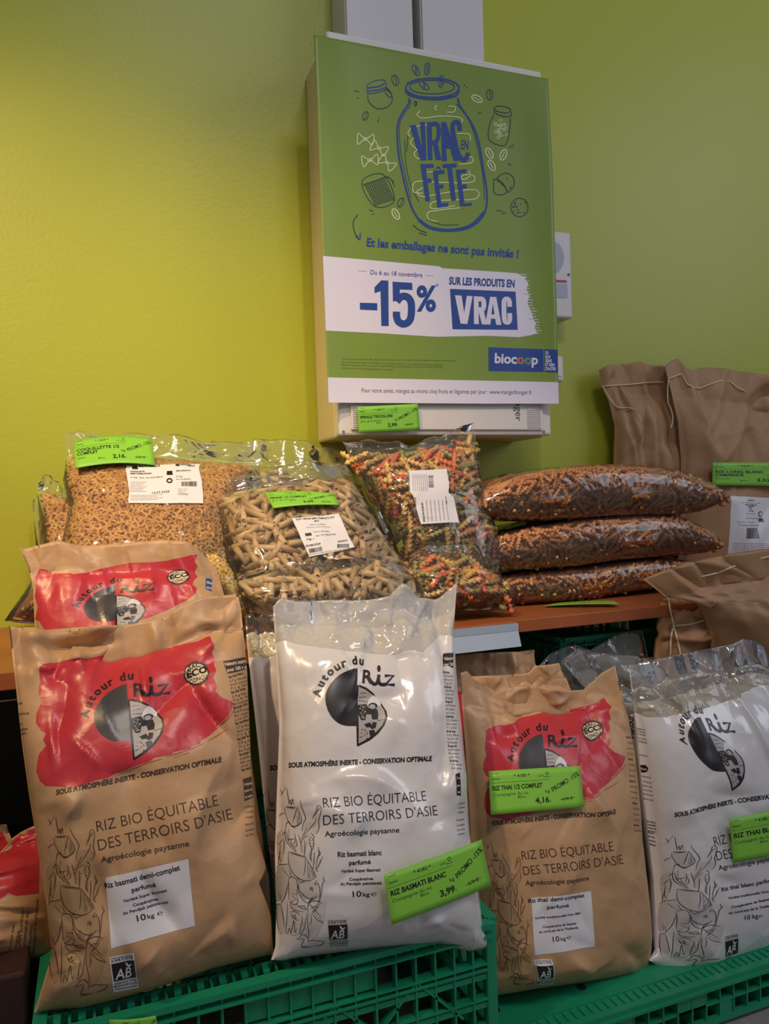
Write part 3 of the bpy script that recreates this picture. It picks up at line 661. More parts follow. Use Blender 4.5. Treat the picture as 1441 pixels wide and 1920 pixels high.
def pasta_bag(label, mid, U, V, th, seed, shape, mats, core, n, vtop=.85, region=None, singles=300, sc=1.0, film=None, up=None, prof=None, wr=.002, backrim=0, group=None, ears=.0, asp=1.3, dmin=.72, vmin=.03):
    t = th*(pillow(U, V, vtop=vtop, p=3.4, e=.5, residual=.03) if prof is None else prof(U, V))
    ed = np.clip(1-np.abs(2*U-1)**6, 0, 1)
    c = creases(U, V*asp, 22, seed, 1, .06, .35, .012, 0, asp)*.6+creases(U, V*asp, 14, seed+3, 1.5, .05, .3, .012, asp*vtop*.95, asp)+vnoise(U, V*asp, 7, seed+1)*1.2
    for cx in (0, 1): c += creases(np.abs(U-cx), V*asp, 9, seed+7+cx, 1.2, .05, .16, .012, 0, asp)*(.5+.5*np.cos(np.pi*np.clip(np.abs(U-cx)*3, 0, 1)))
    com = wr*2.5*np.clip((V-vtop)/(1-vtop+1e-6), 0, 1)*(np.sin(U*11+seed)+np.sin(U*27+seed*2)*.6) if vtop < 1 else None
    s = Sheet(mid, t*.55, t*.45, c*wr*ed, common=com, up=up)
    root = thing('pasta_bag', s.loc, label, 'pasta bag', group or 'clear bags of pasta on the shelf')
    s.mesh('plastic_film', film or FILM, root)
    rad = np.abs(SHAPES[shape][0][:, 2]).max()*sc
    ins = Sheet(mid, np.maximum(s.tf-.0012, 0), np.maximum(t*.45-.0012, 0), c*wr*.5*ed*(t > .01), up=up)
    dep = rad*(1.9 if shape == 'macaroni' else 2.4 if up is not None else 3.2); keep = (V[0] < vtop*.985)
    tf2 = np.maximum(s.tf-dep, -.0); tb2 = np.maximum(t*.45-dep, 0)
    cm = mid[:, keep]
    cu = slice(2, -2)
    cm = cm[cu]; e0 = cm.mean((0, 1)); du_ = cm[-1].mean(0)-cm[0].mean(0); dv_ = cm[:, -1].mean(0)-cm[:, 0].mean(0); lu_, lv_ = np.linalg.norm(du_), np.linalg.norm(dv_)
    du_ /= lu_; dv_ = dv_/lv_; dv_ = dv_-du_*(du_@dv_); dv_ /= np.linalg.norm(dv_); rel = cm-e0
    cm = cm-du_*((rel@du_)*min(.4, 2.2*dep/lu_))[..., None]-dv_*((rel@dv_)*min(.4, 2.2*dep/lv_))[..., None]
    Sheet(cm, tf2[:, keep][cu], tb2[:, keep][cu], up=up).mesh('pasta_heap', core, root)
    reg = region or (lambda u, v: (v < vtop*.97) & (v > vmin) & (u > .03) & (u < .97))
    scatter(ins, n, reg, shape, mats, root, sc, singles=singles, dmin=dmin)
    scatter(ins, n, reg, shape, mats, root, sc, singles=0, dmin=dmin, under=1.7)
    if backrim:
        scatter(ins, backrim, lambda u, v: (v < .4) & (v > .004) & (u > .02) & (u < .97), shape, mats, root, sc, singles=80, side='back', dmin=dmin*.9)
        scatter(ins, backrim, lambda u, v: (v < .4) & (v > .004) & (u > .02) & (u < .97), shape, mats, root, sc, singles=0, under=1.7, side='back', dmin=dmin)
    return root, s

# ------------------------------------------------------------------ price tags and stickers
def plane_under(quad, sheet, gap=.004):
    """corners of a card held just in front of a bag: a plane (1/z linear in the picture) that clears its surface"""
    q = np.array(quad, float); mn, mx = q.min(0), q.max(0); pf = proj(sheet.front); z = (sheet.front-CAM)@CF
    m = (pf[..., 0] > mn[0]) & (pf[..., 0] < mx[0]) & (pf[..., 1] > mn[1]) & (pf[..., 1] < mx[1])
    X = np.stack([pf[..., 0][m], pf[..., 1][m], np.ones(m.sum())], 1); iz = 1/z[m]; X[:, 0] -= q[:, 0].mean(); X[:, 1] -= q[:, 1].mean()
    c = np.linalg.lstsq(X, iz, rcond=None)[0]; d = (iz-X@c).max()
    def f(p):
        p = np.asarray(p, float); I = (p[..., 0]-q[:, 0].mean())*c[0]+(p[..., 1]-q[:, 1].mean())*c[1]+c[2]+d
        return CAM+ray(p)*((1/I-gap))[..., None]
    return f(q)
def card(corners, nu=14, nv=8, curl=0.0, bowx=0.0, th=.0004):
    """corners TL,TR,BR,BL in world space"""
    tl, tr, br, bl = [np.array(c, float) for c in corners]; U, V = UVg(nu, nv)
    mid = ((1-U)*(1-V))[..., None]*bl+(U*(1-V))[..., None]*br+((1-U)*V)[..., None]*tl+(U*V)[..., None]*tr
    return Sheet(mid, np.full(U.shape, th/2), np.full(U.shape, th/2), common=curl*(np.cos((U-.5)*np.pi)-.3)+bowx*(V-.5)**2)
def duv(wd, hg):
    return lambda P: np.stack([P[:, 0]/wd, 1-P[:, 1]/hg], 1)
def price_tag(corners, label, code, lines, comp, price, old, curl=.002, compx=.5):
    s = card(corners, curl=curl); root = thing('price_tag', s.loc, label, 'price tag', 'green price tags')
    s.mesh('card', TAGGREEN, root)
    G = TAGINK; D = mat('tag_small_print', rgb(52, 96, 34), .5)
    it = [(G, 0, text('* %s *' % code, (52, 16), (86, 16), 6.5, bold=.01)), (D, 0, text('COMPAGNIE', (6, 7), (20, 7), 2.5)), (D, 0, text('FRANCE', (6, 19), (22, 19), 4, bold=.02)),
          (D, 0, text('UNITÉ', (104, 18), (116, 18), 3.5)), (D, 0, stroke([(4, 25), (128, 25)], .7, sm=False)), (G, 0, stroke([(116, 19), (130, 19)], .9, sm=False)), (G, 0, stroke(ell(124, 12, 3, 3, 10), 1, closed=True))]
    y = 40
    for ln in lines: it.append((G, 0, text(ln, (6, y), (6+min(106, 7.4*len(ln)), y), 9.5, bold=.03))); y += 12
    it += [(D, 0, text(comp, (7, y), (7+len(comp)*4.6, y), 6.5)), (G, 0, text('Bio', (58, y+7), (74, y+7), 5)), (G, 0, text('kg', (117, 52), (127, 52), 7)),
           (G, 0, text(price, (94, 72), (124, 72), 12, bold=.03)), (G, 0, text('€', (125, 72), (128, 72), 4)),
           (G, 0, text('PROMO -15%', (134, 52), (197, 20), 10.5, bold=.012)), (G, 0, text(old, (152, 71), (176, 70), 6.5, bold=.01)), (G, 0, stroke([(148, 69), (182, 66)], .8, sm=False))]
    decal(s, 'printed_text', it, root, uvfn=duv(200, 88), cell=20, off=.00015)
    return root, s
def barcode(m, x, y, wd, h, r, horiz=True):
    it = []; a = x
    while a < x+wd:
        b = r.choice([.6, 1, 1.6])*wd/60; it.append((m, 1, ([(a, y), (a+b, y), (a+b, y+h), (a, y+h)], [(0, 1, 2, 3)]))); a += b+r.choice([.6, 1, 1.4])*wd/60
    return [(m_, l, (np.array(v, float), f)) for m_, l, (v, f) in it]
def rect(x0, y0, x1, y1): return np.array([(x0, y0), (x1, y0), (x1, y1), (x0, y1)], float), [(0, 1, 2, 3)]

# ================================================================== THE SETTING
mb = MB(); mb.box((-2.2, -1.6, -.02), (3.2, 1.30, 0)); o = mb.build('floor', mat('floor_vinyl', rgb(150, 140, 134), .5, bump=.05, bscale=60, var=.15, vscale=60)); o['kind'] = 'structure'
WY = 1.28
mb = MB(); mb.box((-2.2, WY, 0), (3.2, WY+.06, 2.7)); o = mb.build('wall_back', WALL); o['kind'] = 'structure'

def X_at(px, py, Y): return float(at_y((px, py), Y)[0])
def Z_at(px, py, Y): return float(at_y((px, py), Y)[2])

# ------------------------------------------------------------------ cable trunking above the cabinet
CY = 1.15
ZT = .66+.733; ZB = ZT-.636; X0 = X_at(625, 440, CY); X1 = X0+.391
for i, (pa, pb, lab) in enumerate(((647, 776, 'white vertical cable trunking above the cabinet, left one of the pair'), (789, 908, 'white vertical cable trunking above the cabinet, right one beside the green wall'))):
    ty = 1.205; xa, xb = X_at(pa, 20, ty), X_at(pb, 60, ty); root = thing('cable_trunking', (xa, ty, ZT), lab, 'cable trunking')
    mb = MB(); mb.box((xa, ty+.004, ZT-.01), (xb, WY-.001, 2.5)); mb.build('channel', WHITEP, root, bevel=.002)
    mb = MB(); mb.box((xa+.002, ty, ZT-.008), (xb-.002, ty+.0035, 2.5)); mb.build('cover', WHITEP, root, bevel=.0012)
# ------------------------------------------------------------------ electrical cabinet
CREAMP = mat('cream_plastic', rgb(224, 204, 160), .4)
cab = thing('electrical_cabinet', ((X0+X1)/2, CY+.06, ZB), 'white wall-mounted electrical cabinet behind the green promotion poster', 'electrical cabinet')
mb = MB(); mb.box((X0, CY+.028, ZB), (X1, WY-.001, ZT-.008)); mb.build('housing', CREAMP, cab, bevel=.004)
mb = MB(); mb.box((X0, CY+.004, ZB+.002), (X1, CY+.027, ZT)); mb.build('cover_frame', WHITES, cab, bevel=.004)
zg = Z_at(850, 806, CY); gx = X_at(658, 790, CY); gx2 = X_at(1018, 790, CY)
mb = MB(); mb.box((gx, CY, zg), (gx2, CY+.0038, ZT-.03)); mb.build('door', WHITES, cab, bevel=.0015)
for a, b in (((662, 672)), ((988, 1013))):
    for k in range(11):
        z = zg+.004+k*.0034; mb = MB(); mb.box((X_at(a, 790, CY), CY-.0012, z), (X_at(b, 790, CY), CY+.0005, z+.0016)); mb.build('louvre', WHITEP, cab)
for px in (600, 644, 1020):
    mb = MB(); c = at_y((px, 818), CY+.003 if px > 610 else CY+.04); 
    if px > 610: mb.tube([(c[0], CY+.0045, ZB+.008), (c[0], CY+.0025, ZB+.008)], .0022, 10); mb.build('screw', mat('screw_grey', rgb(150, 146, 140), .4, .6), cab)
s = card([at_y(p, CY-.0003) for p in ((900, 740), (1030, 740), (1030, 812), (900, 812))])
decal(s, 'printed_text', [(INK, 0, text('hager', (966, 745), (966, 789), 13, bold=-.01, up=(1, 0))), (DGREY, 0, stroke([(992, 768), (1013, 769)], .7))], cab, off=.0004, cell=None)
# ------------------------------------------------------------------ alarm sounder and switch on the wall
def wallbox(name, cat, label, quad, Y, bev):
    xa, xb = X_at(quad[0], quad[1], Y), X_at(quad[2], quad[3], Y); za, zb = Z_at(quad[2], quad[3], Y), Z_at(quad[2]-4, quad[1]+3, Y)
    r = thing(name, ((xa+xb)/2, Y+.02, za), label, cat); mb = MB(); mb.box((xa, Y, za), (xb, WY-.001, zb)); mb.build('housing', WHITEP, r, bevel=bev); return r
SY = 1.235
al = wallbox('alarm_sounder', 'alarm', 'white wall box with round grey grille and pink stripe, right of the poster', (1000, 433, 1074, 597), SY, .004)
s = card([at_y(p, SY-.0005) for p in ((1000, 430), (1080, 430), (1080, 600), (1000, 600))])
decal(s, 'grille', [(mat('grille_grey', rgb(176, 176, 190), .5), 0, fill(ell(1034, 483, 23, 31, 30)))], al, cell=None)
decal(s, 'stripe', [(mat('pink', rgb(190, 40, 110), .5), 1, fill([(1030, 524), (1062, 525.5), (1062, 529.5), (1030, 528)]))], al, cell=None)
decal(s, 'display', [(mat('display_grey', rgb(170, 174, 192), .4), 1, fill([(1030, 531), (1063, 532), (1064, 558), (1030, 558)]))], al, cell=None)
mb = MB(); c = at_y((1065.5, 515), SY); mb.tube([c, c+np.array([0, -.002, 0])], .0022, 12); mb.build('screw', DGREY, al)
sw = wallbox('wall_switch', 'switch', 'small white rounded wall switch at the lower right edge of the poster', (1022, 664, 1058, 716), 1.25, .005)
mb = MB(); c = at_y((1052, 690), 1.25); mb.box((c[0]-.02, 1.2485, c[2]-.016), (c[0]+.0, 1.2502, c[2]+.016)); mb.build('rocker', WHITES, sw, bevel=.0008)

# ------------------------------------------------------------------ poster
PC = (560, 0, 2.6685); PD = (560, 430, 2.6685)
PGREEN = mat('poster_green', rgb(126, 150, 60), .38, var=.03, vscale=12); PBLUE = mat('poster_blue', rgb(38, 72, 148), .4); PDARK = mat('poster_dark', rgb(34, 62, 70), .5)
PWHITE = mat('poster_white', rgb(226, 220, 236), .4); PCREAM = mat('poster_cream', rgb(232, 236, 190), .5)
nu, nv = 60, 90
g = coons([(615, 755), (607, 550), (598, 300), (588, 65)], [(1047, 757), (1044, 600), (1036, 330), (1027, 148)], [(615, 755), (830, 757), (1047, 757)], [(588, 65), (800, 106), (1027, 148)], nu, nv)
U, V = UVg(nu, nv)
Yp = (CY-.004)-.007*(np.clip(.15-U, 0, 1)/.15)**2-.008*(np.clip(U-.85, 0, 1)/.15)**2-.003*(np.clip(.1-V, 0, 1)/.1)**2
ps = Sheet(at_y(g, Yp), U*0+.0002, U*0+.0002)
pr = thing('poster', ps.loc, 'green bulk-sale poster with a blue jar drawing hung on the white cabinet', 'poster')
ps.mesh('paper', PGREEN, pr)
P1 = lambda pts: C(PC, pts); P2 = lambda pts: C(PD, pts)
wb = [(120, 133), (700, 185), (720, 195), (1000, 213), (1090, 220), (1110, 232), (1140, 240), (1130, 250), (1148, 270), (1138, 300), (1152, 330), (1143, 370), (1155, 400), (1165, 420), (1172, 450), (1185, 470), (1178, 490), (1192, 520), (1160, 530), (1100, 540), (940, 533), (690, 538), (560, 530), (400, 520), (134, 507)]
it = [(PWHITE, 0, fill(P2(wb))), (PWHITE, 0, fill(P2([(144, 741), (1305, 765), (1300, 875), (148, 867)])))]
for k in range(22):
    x, y = 1120+k*3.2, 225+k*14; it.append((PWHITE, 0, stroke(P2([(x-20, y), (x+14+random.random()*16, y+3)]), 1.3, sm=False)))
it += [(PBLUE, 1, fill(P2([(755, 298), (1083, 312), (1094, 503), (768, 500)]))), (PBLUE, 1, fill(P2([(948, 590), (1222, 600), (1224, 713), (949, 708)]))), (PBLUE, 1, fill(P2([(1227, 600), (1294, 603), (1296, 716), (1229, 713)])))]
decal(ps, 'printed_panels', it, pr, cell=16, off=.00025)
tp = lambda st, a, b, h, m=PBLUE, l=1, **k: (m, l, text(st, *P2([a, b]), h/2.6685, **k))
it = [(PBLUE, 1, text('Et les emballages ne sont pas invités !', *P1([(338, 1232), (1098, 1291)]), 44/2.6685, bold=.03)),
      tp('Du 6 au 18 novembre', (357, 226), (617, 240), 24, bold=.008), (PBLUE, 1, fill(P2([(305, 367), (392, 370), (392, 406), (305, 402)]))), (PBLUE, 1, fill(P2([(378, 290), (412, 255), (447, 257), (449, 484), (412, 484), (408, 310), (378, 320)]))), (PBLUE, 1, fill(P2([(468, 262), (566, 268), (568, 304), (504, 301), (506, 352), (470, 362)]))),
      (PBLUE, 2, stroke(P2([(489, 362), (510, 338), (540, 338), (560, 365), (562, 420), (552, 458), (525, 474), (498, 462), (488, 435), (488, 412)]), 36/2.6685)), tp('%', (585, 405), (685, 408), 128, bold=.03), tp('*', (682, 300), (697, 301), 30),
      tp('SUR LES PRODUITS EN', (750, 275), (1078, 290), 38, bold=.04), (PWHITE, 2, fill(P2([(780, 330), (813, 332), (826, 420), (839, 333), (868, 335), (842, 474), (808, 472)]))), (PWHITE, 2, fill(P2([(874, 335), (898, 336), (899, 475), (875, 474)]))), (PWHITE, 3, stroke(P2([(893, 349), (918, 351), (924, 375), (918, 400), (895, 402)]), 24/2.6685)),
      (PWHITE, 4, fill(P2([(896, 405), (922, 402), (940, 477), (914, 476)]))), (PWHITE, 2, fill(P2([(956, 338), (986, 339), (1012, 479), (986, 478), (981, 448), (960, 447), (957, 477), (931, 476)]))), (PBLUE, 4, fill(P2([(962, 425), (977, 426), (969, 372)]))),
      (PWHITE, 2, stroke(P2([(1053, 388), (1052, 362), (1043, 350), (1030, 352), (1025, 370), (1027, 450), (1037, 465), (1050, 462), (1054, 445), (1053, 420)]), 24/2.6685)),
      tp('biocoop', (978, 668), (1194, 676), 50, m=PWHITE, l=2, bold=.03), tp('Pour votre santé, mangez au moins cinq fruits et légumes par jour : www.mangerbouger.fr', (313, 816), (1166, 826), 23, m=DGREY, l=1, bold=-.004)]
for i, t in enumerate(('DU', 'BON', 'SENS', 'ET RIEN', "D'AUTRE")):
    it.append(tp(t, (1232, 625+i*20), (1232+(16, 24, 32, 46, 52)[i], 626+i*20), 16, m=PWHITE, l=2, bold=.03, res=2))
SMALL = mat('poster_small_print', rgb(84, 100, 40), .5)
for i, t in enumerate(('* Du 6 au 18 novembre 2023, offre valable sur les produits en vrac, hors liquides, dans les magasins participants, remise en caisse', 'prise en charge par le magasin, non cumulable avec toute autre promotion en cours, dans la limite des stocks disponibles', 'BIOCOOP, société anonyme coopérative à capital variable, 12 avenue Raymond Poincaré, 75116 Paris, RCS Paris', 'Crédits photo : droits réservés, sauf erreur typographique, illustrations non contractuelles')):
    it.append(tp(t, (213, 652+i*15), ((783, 720, 720, 470)[i], 660+i*16+(0, 6, 2, -3)[i]), 8, m=SMALL, l=1, res=1))
it += [(mat('leaf_brown', rgb(190, 110, 70), .5), 3, stroke(P2(ell(1107, 657, 13, 13, 16)), 3.4, closed=True)), (mat('leaf_green', rgb(80, 140, 90), .5), 3, stroke(P2(ell(1143, 658, 13, 13, 16)), 3.4, closed=True))]
for a, b in (((295, 208), (337, 210)), ((632, 230), (672, 234))): it.append((DGREY, 1, stroke(P2([a, b]), .5, sm=False)))
decal(ps, 'printed_text', it, pr, cell=18, off=.00025)
# hand-lettered VRAC EN FETE
def L1(pts, wd, m=PBLUE, l=2, sm=False, closed=False): return (m, l, stroke(P1(pts), wd/2.6685, sm=sm, closed=closed))
def LP(pts): return (PBLUE, 2, fill(P1(pts)))
it = [LP([(555, 628), (585, 625), (616, 745), (606, 612), (630, 610), (638, 800), (608, 803)]),
      LP([(640, 612), (664, 612), (668, 800), (645, 800)]), L1([(655, 622), (690, 622), (700, 660), (688, 708), (660, 715)], 20, sm=True), LP([(668, 705), (690, 700), (712, 800), (685, 800)]),
      LP([(712, 612), (735, 610), (800, 803), (775, 805), (757, 742), (735, 742), (740, 805), (715, 805)]),
      L1([(805, 655), (800, 618), (780, 612), (768, 640), (785, 730), (805, 785), (830, 800), (848, 765)], 22, sm=True),
      LP([(608, 822), (672, 820), (674, 838), (635, 840), (640, 895), (662, 893), (664, 912), (643, 914), (656, 1005), (634, 1007)]),
      LP([(670, 855), (727, 850), (728, 868), (695, 872), (700, 925), (722, 922), (723, 940), (702, 943), (712, 1018), (745, 1014), (747, 1034), (693, 1042)]), LP([(680, 848), (697, 830), (712, 848), (696, 840)]),
      LP([(718, 822), (788, 817), (789, 836), (765, 838), (785, 1002), (762, 1004), (742, 840), (719, 841)]),
      LP([(785, 850), (836, 846), (838, 864), (808, 868), (815, 925), (838, 922), (840, 940), (818, 943), (828, 1018), (864, 1014), (866, 1028), (806, 1032)]),
      (PBLUE, 2, text('EN', *P1([(810, 745), (846, 748)]), 48/2.6685, bold=0.01))]
decal(ps, 'lettering', it, pr, cell=18, off=.00025)
B = lambda pts, wd=5, **k: L1(pts, wd, l=1, sm=True, **k)
Dk = lambda pts, wd=3.2, **k: L1(pts, wd, m=PDARK, l=1, sm=True, **k)
Cr = lambda pts, wd=4, **k: L1(pts, wd, m=PCREAM, l=1, sm=True, **k)
it = [B([(552, 490), (548, 520), (515, 570), (495, 620), (492, 680), (500, 780), (520, 880), (545, 980), (575, 1060), (620, 1120), (680, 1145), (760, 1155), (850, 1140), (915, 1090), (938, 1030), (940, 960), (925, 860), (905, 740), (880, 650), (840, 580), (805, 530), (795, 490)], 9),
      B([(560, 500), (555, 530), (520, 580), (502, 640), (510, 760), (530, 870), (560, 990)], 4), B([(600, 1100), (660, 1140), (760, 1152), (860, 1128), (930, 1060)], 16), B([(790, 520), (850, 600), (890, 720), (920, 880), (930, 1000)], 4),
      B(ell(668, 440, 133, 48, 24), 8, closed=True), B(ell(666, 436, 112, 34, 24), 5, closed=True), B([(530, 450), (560, 480), (665, 495), (780, 480), (802, 450)], 8), B([(540, 415), (600, 395), (690, 392)], 4), B([(650, 403), (720, 402)], 4), B([(535, 465), (600, 492), (700, 500), (790, 482)], 5),
      Dk([(530, 700), (535, 820), (560, 930), (600, 1010)]), Dk([(545, 680), (540, 760)]), Dk([(640, 1100), (720, 1125), (800, 1125)]), Dk([(570, 1125), (600, 1150), (640, 1165)], 4), Dk([(600, 1165), (640, 1178)], 4),
      Cr([(690, 528), (678, 540), (690, 553)]), Cr([(748, 532), (780, 535), (775, 560), (738, 562)]), Cr([(605, 555), (590, 575), (620, 592), (700, 582), (790, 585), (818, 600), (812, 615)]), Cr([(560, 640), (545, 665), (555, 685)]), Cr([(790, 668), (850, 672), (858, 705)]),
      Cr([(590, 750), (576, 770), (590, 792), (620, 795)]), Cr([(830, 780), (868, 790), (862, 815), (800, 822)]), Cr([(620, 905), (575, 915), (572, 960), (620, 968)]), Cr([(640, 862), (690, 858)]), Cr([(850, 855), (855, 880), (820, 900), (815, 880), (860, 875), (880, 895), (840, 915), (620, 910)]),
      Cr([(620, 940), (590, 960), (620, 985), (700, 970), (800, 955), (880, 950), (900, 975), (870, 998), (760, 1000)]), Cr([(800, 1000), (700, 1005), (660, 1020), (670, 1045), (780, 1030)]), Cr([(805, 1040), (700, 1052), (645, 1065), (650, 1100), (690, 1108)]), Cr([(640, 790), (560, 720), (575, 690)]), Cr([(555, 640), (600, 630), (640, 625)])]
for x, y, r_ in ((585, 352, -.5), (642, 345, .05), (712, 408, .1), (626, 428, -.9)):
    it += [B(ell(x, y, 13, 30, 12, rot=r_), 4, closed=True), B([(x-3, y-22), (x, y+22)], 3), B([(x+4, y-15), (x+4, y+18)], 2.5)]
for x, y, r_, rr in ((482, 402, -.3, 27), (333, 580, .3, 22), (510, 1013, .4, 24), (954, 474, -.1, 26), (583, 518, 0, 12)):
    it += [Dk(ell(x, y, rr*.6, rr, 14, rot=r_), 3.6, closed=True), Dk([(x+math.sin(r_)*rr*.8, y-rr*.8), (x+3, y), (x-math.sin(r_)*rr*.8, y+rr*.8)], 3)]
for x, y, r_ in ((890, 495, -1.1), (952, 768, -.5), (1022, 775, .4), (963, 828, -.5), (484, 1072, -.5)):
    it += [Cr(ell(x, y, 15, 28, 14, rot=r_), 5, closed=True), Cr([(x+math.sin(r_)*18, y-math.cos(r_)*18), (x, y), (x-math.sin(r_)*18, y+math.cos(r_)*18)], 4)]
for x, y, r_ in ((332, 697, .1), (400, 742, .5), (355, 803, -.1), (440, 815, .7)):
    c_, s_ = math.cos(r_), math.sin(r_); q = [(-38, -26), (-12, -8), (12, -8), (38, -28), (42, 4), (34, 26), (12, 8), (-10, 8), (-34, 30), (-40, 2)]
    it += [Cr([(x+a*c_-b*s_, y+a*s_+b*c_) for a, b in q], 4, closed=True), Cr([(x-14*c_, y-14*s_), (x+14*c_, y+14*s_)], 4), Cr([(x-12*c_+4*s_, y-12*s_-6), (x+12*c_, y+12*s_-8)], 3)]
it += [B([(342, 435), (345, 465), (400, 462), (437, 440), (428, 402), (380, 405), (342, 425)], 4, closed=True), B([(345, 440), (400, 432), (430, 418)], 7), B([(345, 455), (400, 450), (436, 435)], 6), Dk([(345, 470), (348, 505), (375, 535), (410, 545), (450, 530), (468, 495), (455, 455), (435, 440)], 4), Dk([(425, 455), (440, 450), (465, 475), (455, 488), (430, 462)], 4),
       Dk(ell(1018, 548, 42, 16, 14, rot=.15), 4, closed=True), Dk([(978, 545), (980, 565), (1020, 582), (1060, 580), (1062, 560)], 4), Dk([(975, 575), (955, 620), (948, 690), (985, 722), (1035, 722), (1055, 640), (1058, 590)], 4)]
for k in range(18): it.append(Cr(ell(980+random.random()*58, 600+random.random()*90, 5, 8, 7, rot=random.random()*2), 2.6, closed=True))
it += [Dk([(315, 910), (420, 872), (478, 1002), (380, 1033)], 4, closed=True), Dk([(320, 925), (428, 888)], 4), Dk([(425, 885), (455, 890), (480, 935)], 3), Dk([(430, 880), (465, 900), (475, 915)], 3)]
for k in range(11): it += [Dk([(328+k*5, 930+k*9.5), (432+k*4.6, 895+k*9.8)], 2.2), Dk([(330+k*9.5, 925-k*3.4), (385+k*9, 1030-k*2.8)], 2.2)]
it += [Dk([(975, 895), (975, 960), (1000, 975), (1030, 970), (1040, 950), (1005, 910), (975, 895)], 4), Dk([(990, 890), (1030, 866), (1070, 885), (1075, 930), (1045, 962), (1030, 930), (990, 890)], 4), Dk(ell(1103, 1038, 43, 46, 22), 4, closed=True), Dk([(295, 1073), (272, 1110), (278, 1160), (300, 1195)], 5), B([(283, 1180), (303, 1198), (308, 1165)], 6)]
for k in range(16): it.append((PDARK, 1, fill(P1(ell(1103+random.uniform(-32, 32), 1038+random.uniform(-34, 34), 4, 3.5, 7)))))
for k in range(7): it.append((PDARK, 1, fill(P1(ell(1030+random.uniform(-40, 35), 925+random.uniform(-35, 30), 3.5, 3, 7)))))
for a, b in (((275, 453), (300, 460)), ((290, 490), (300, 491)), ((825, 430), (832, 422)), ((835, 442), (845, 432)), ((895, 565), (915, 566)), ((395, 612), (403, 585)), ((350, 1050), (372, 1056)), ((365, 1073), (376, 1070)), ((1045, 818), (1063, 826)), ((988, 1052), (1022, 1058)), ((1015, 1070), (1036, 1064)), ((1052, 742), (1060, 730)), ((1065, 738), (1075, 722))): it.append(Dk([a, b], 3.4))
decal(ps, 'drawing', it, pr, cell=None, off=.00025)
mb = MB()
for p in ((613, 77), (1005, 150)):
    c = at_y(p, CY-.0055); mb = MB(); mb.tube([c, c+np.array([0, -.0012, 0])], .0014, 8); mb.build('pin', mat('pin_dark', rgb(60, 70, 60), .4, .5), pr)

# ------------------------------------------------------------------ shelf
SZ = .66-.179; SYF = .93
WOOD = mat('shelf_wood', rgb(160, 88, 48), .35, bump=.02, bscale=80, var=.18, vscale=9)
xs = X_at(967, 1160, SYF)
sh = thing('shelf_board', (0, 1.1, SZ-.016), 'brown wooden shelf board against the wall carrying the pasta bags', 'shelf')
mb = MB(); mb.box((-.6, SYF-.004, SZ-.020), (xs-.001, WY-.002, SZ)); mb.build('board', WOOD, sh, bevel=.0012)
mb = MB(); mb.box((xs+.001, SYF+.004, SZ-.018), (1.7, WY-.002, SZ)); mb.build('board', WOOD, sh, bevel=.0012)
mb = MB()
xr = X_at(540, 1200, SYF)
RAIL = mat('rail_clear', rgb(170, 186, 206), .12, .0, spec=.9, coat=1.0)
mb.box((xr, SYF-.009, SZ-.012), (xs-.002, SYF-.0045, SZ-.002)); mb.add([(xr, SYF-.0085, SZ-.012), (xs-.002, SYF-.0085, SZ-.012), (xs-.002, SYF-.016, SZ-.033), (xr, SYF-.016, SZ-.033), (xr, SYF-.0045, SZ-.012), (xs-.002, SYF-.0045, SZ-.012), (xs-.002, SYF-.012, SZ-.033), (xr, SYF-.012, SZ-.033)], [(0, 1, 2, 3), (7, 6, 5, 4), (0, 4, 5, 1), (3, 2, 6, 7), (0, 3, 7, 4), (1, 5, 6, 2)])
r = mb.build('price_rail', RAIL, sh, label='clear plastic price rail')
mb = MB(); mb.tube([(-.8, .93, SZ-.032), (X_at(60, 1295, .93), .93, SZ-.032)], .0012, 8); o = mb.build('metal_wire', mat('wire_metal', rgb(150, 150, 150), .3, .9), smooth=True); tagp(o, 'thin grey metal wire running just under the left end of the shelf', 'wire')
# flat dark olive sheet filling the dark area under the left of the shelf
mb = MB(); mb.box((-1.0, 1.19, .002), (.05, 1.205, SZ-.045)); o = mb.build('back_panel', mat('dark_sheet', rgb(52, 46, 26), .6), bevel=.002); tagp(o, 'flat dark olive sheet filling the dark area under the left end of the shelf', 'panel')

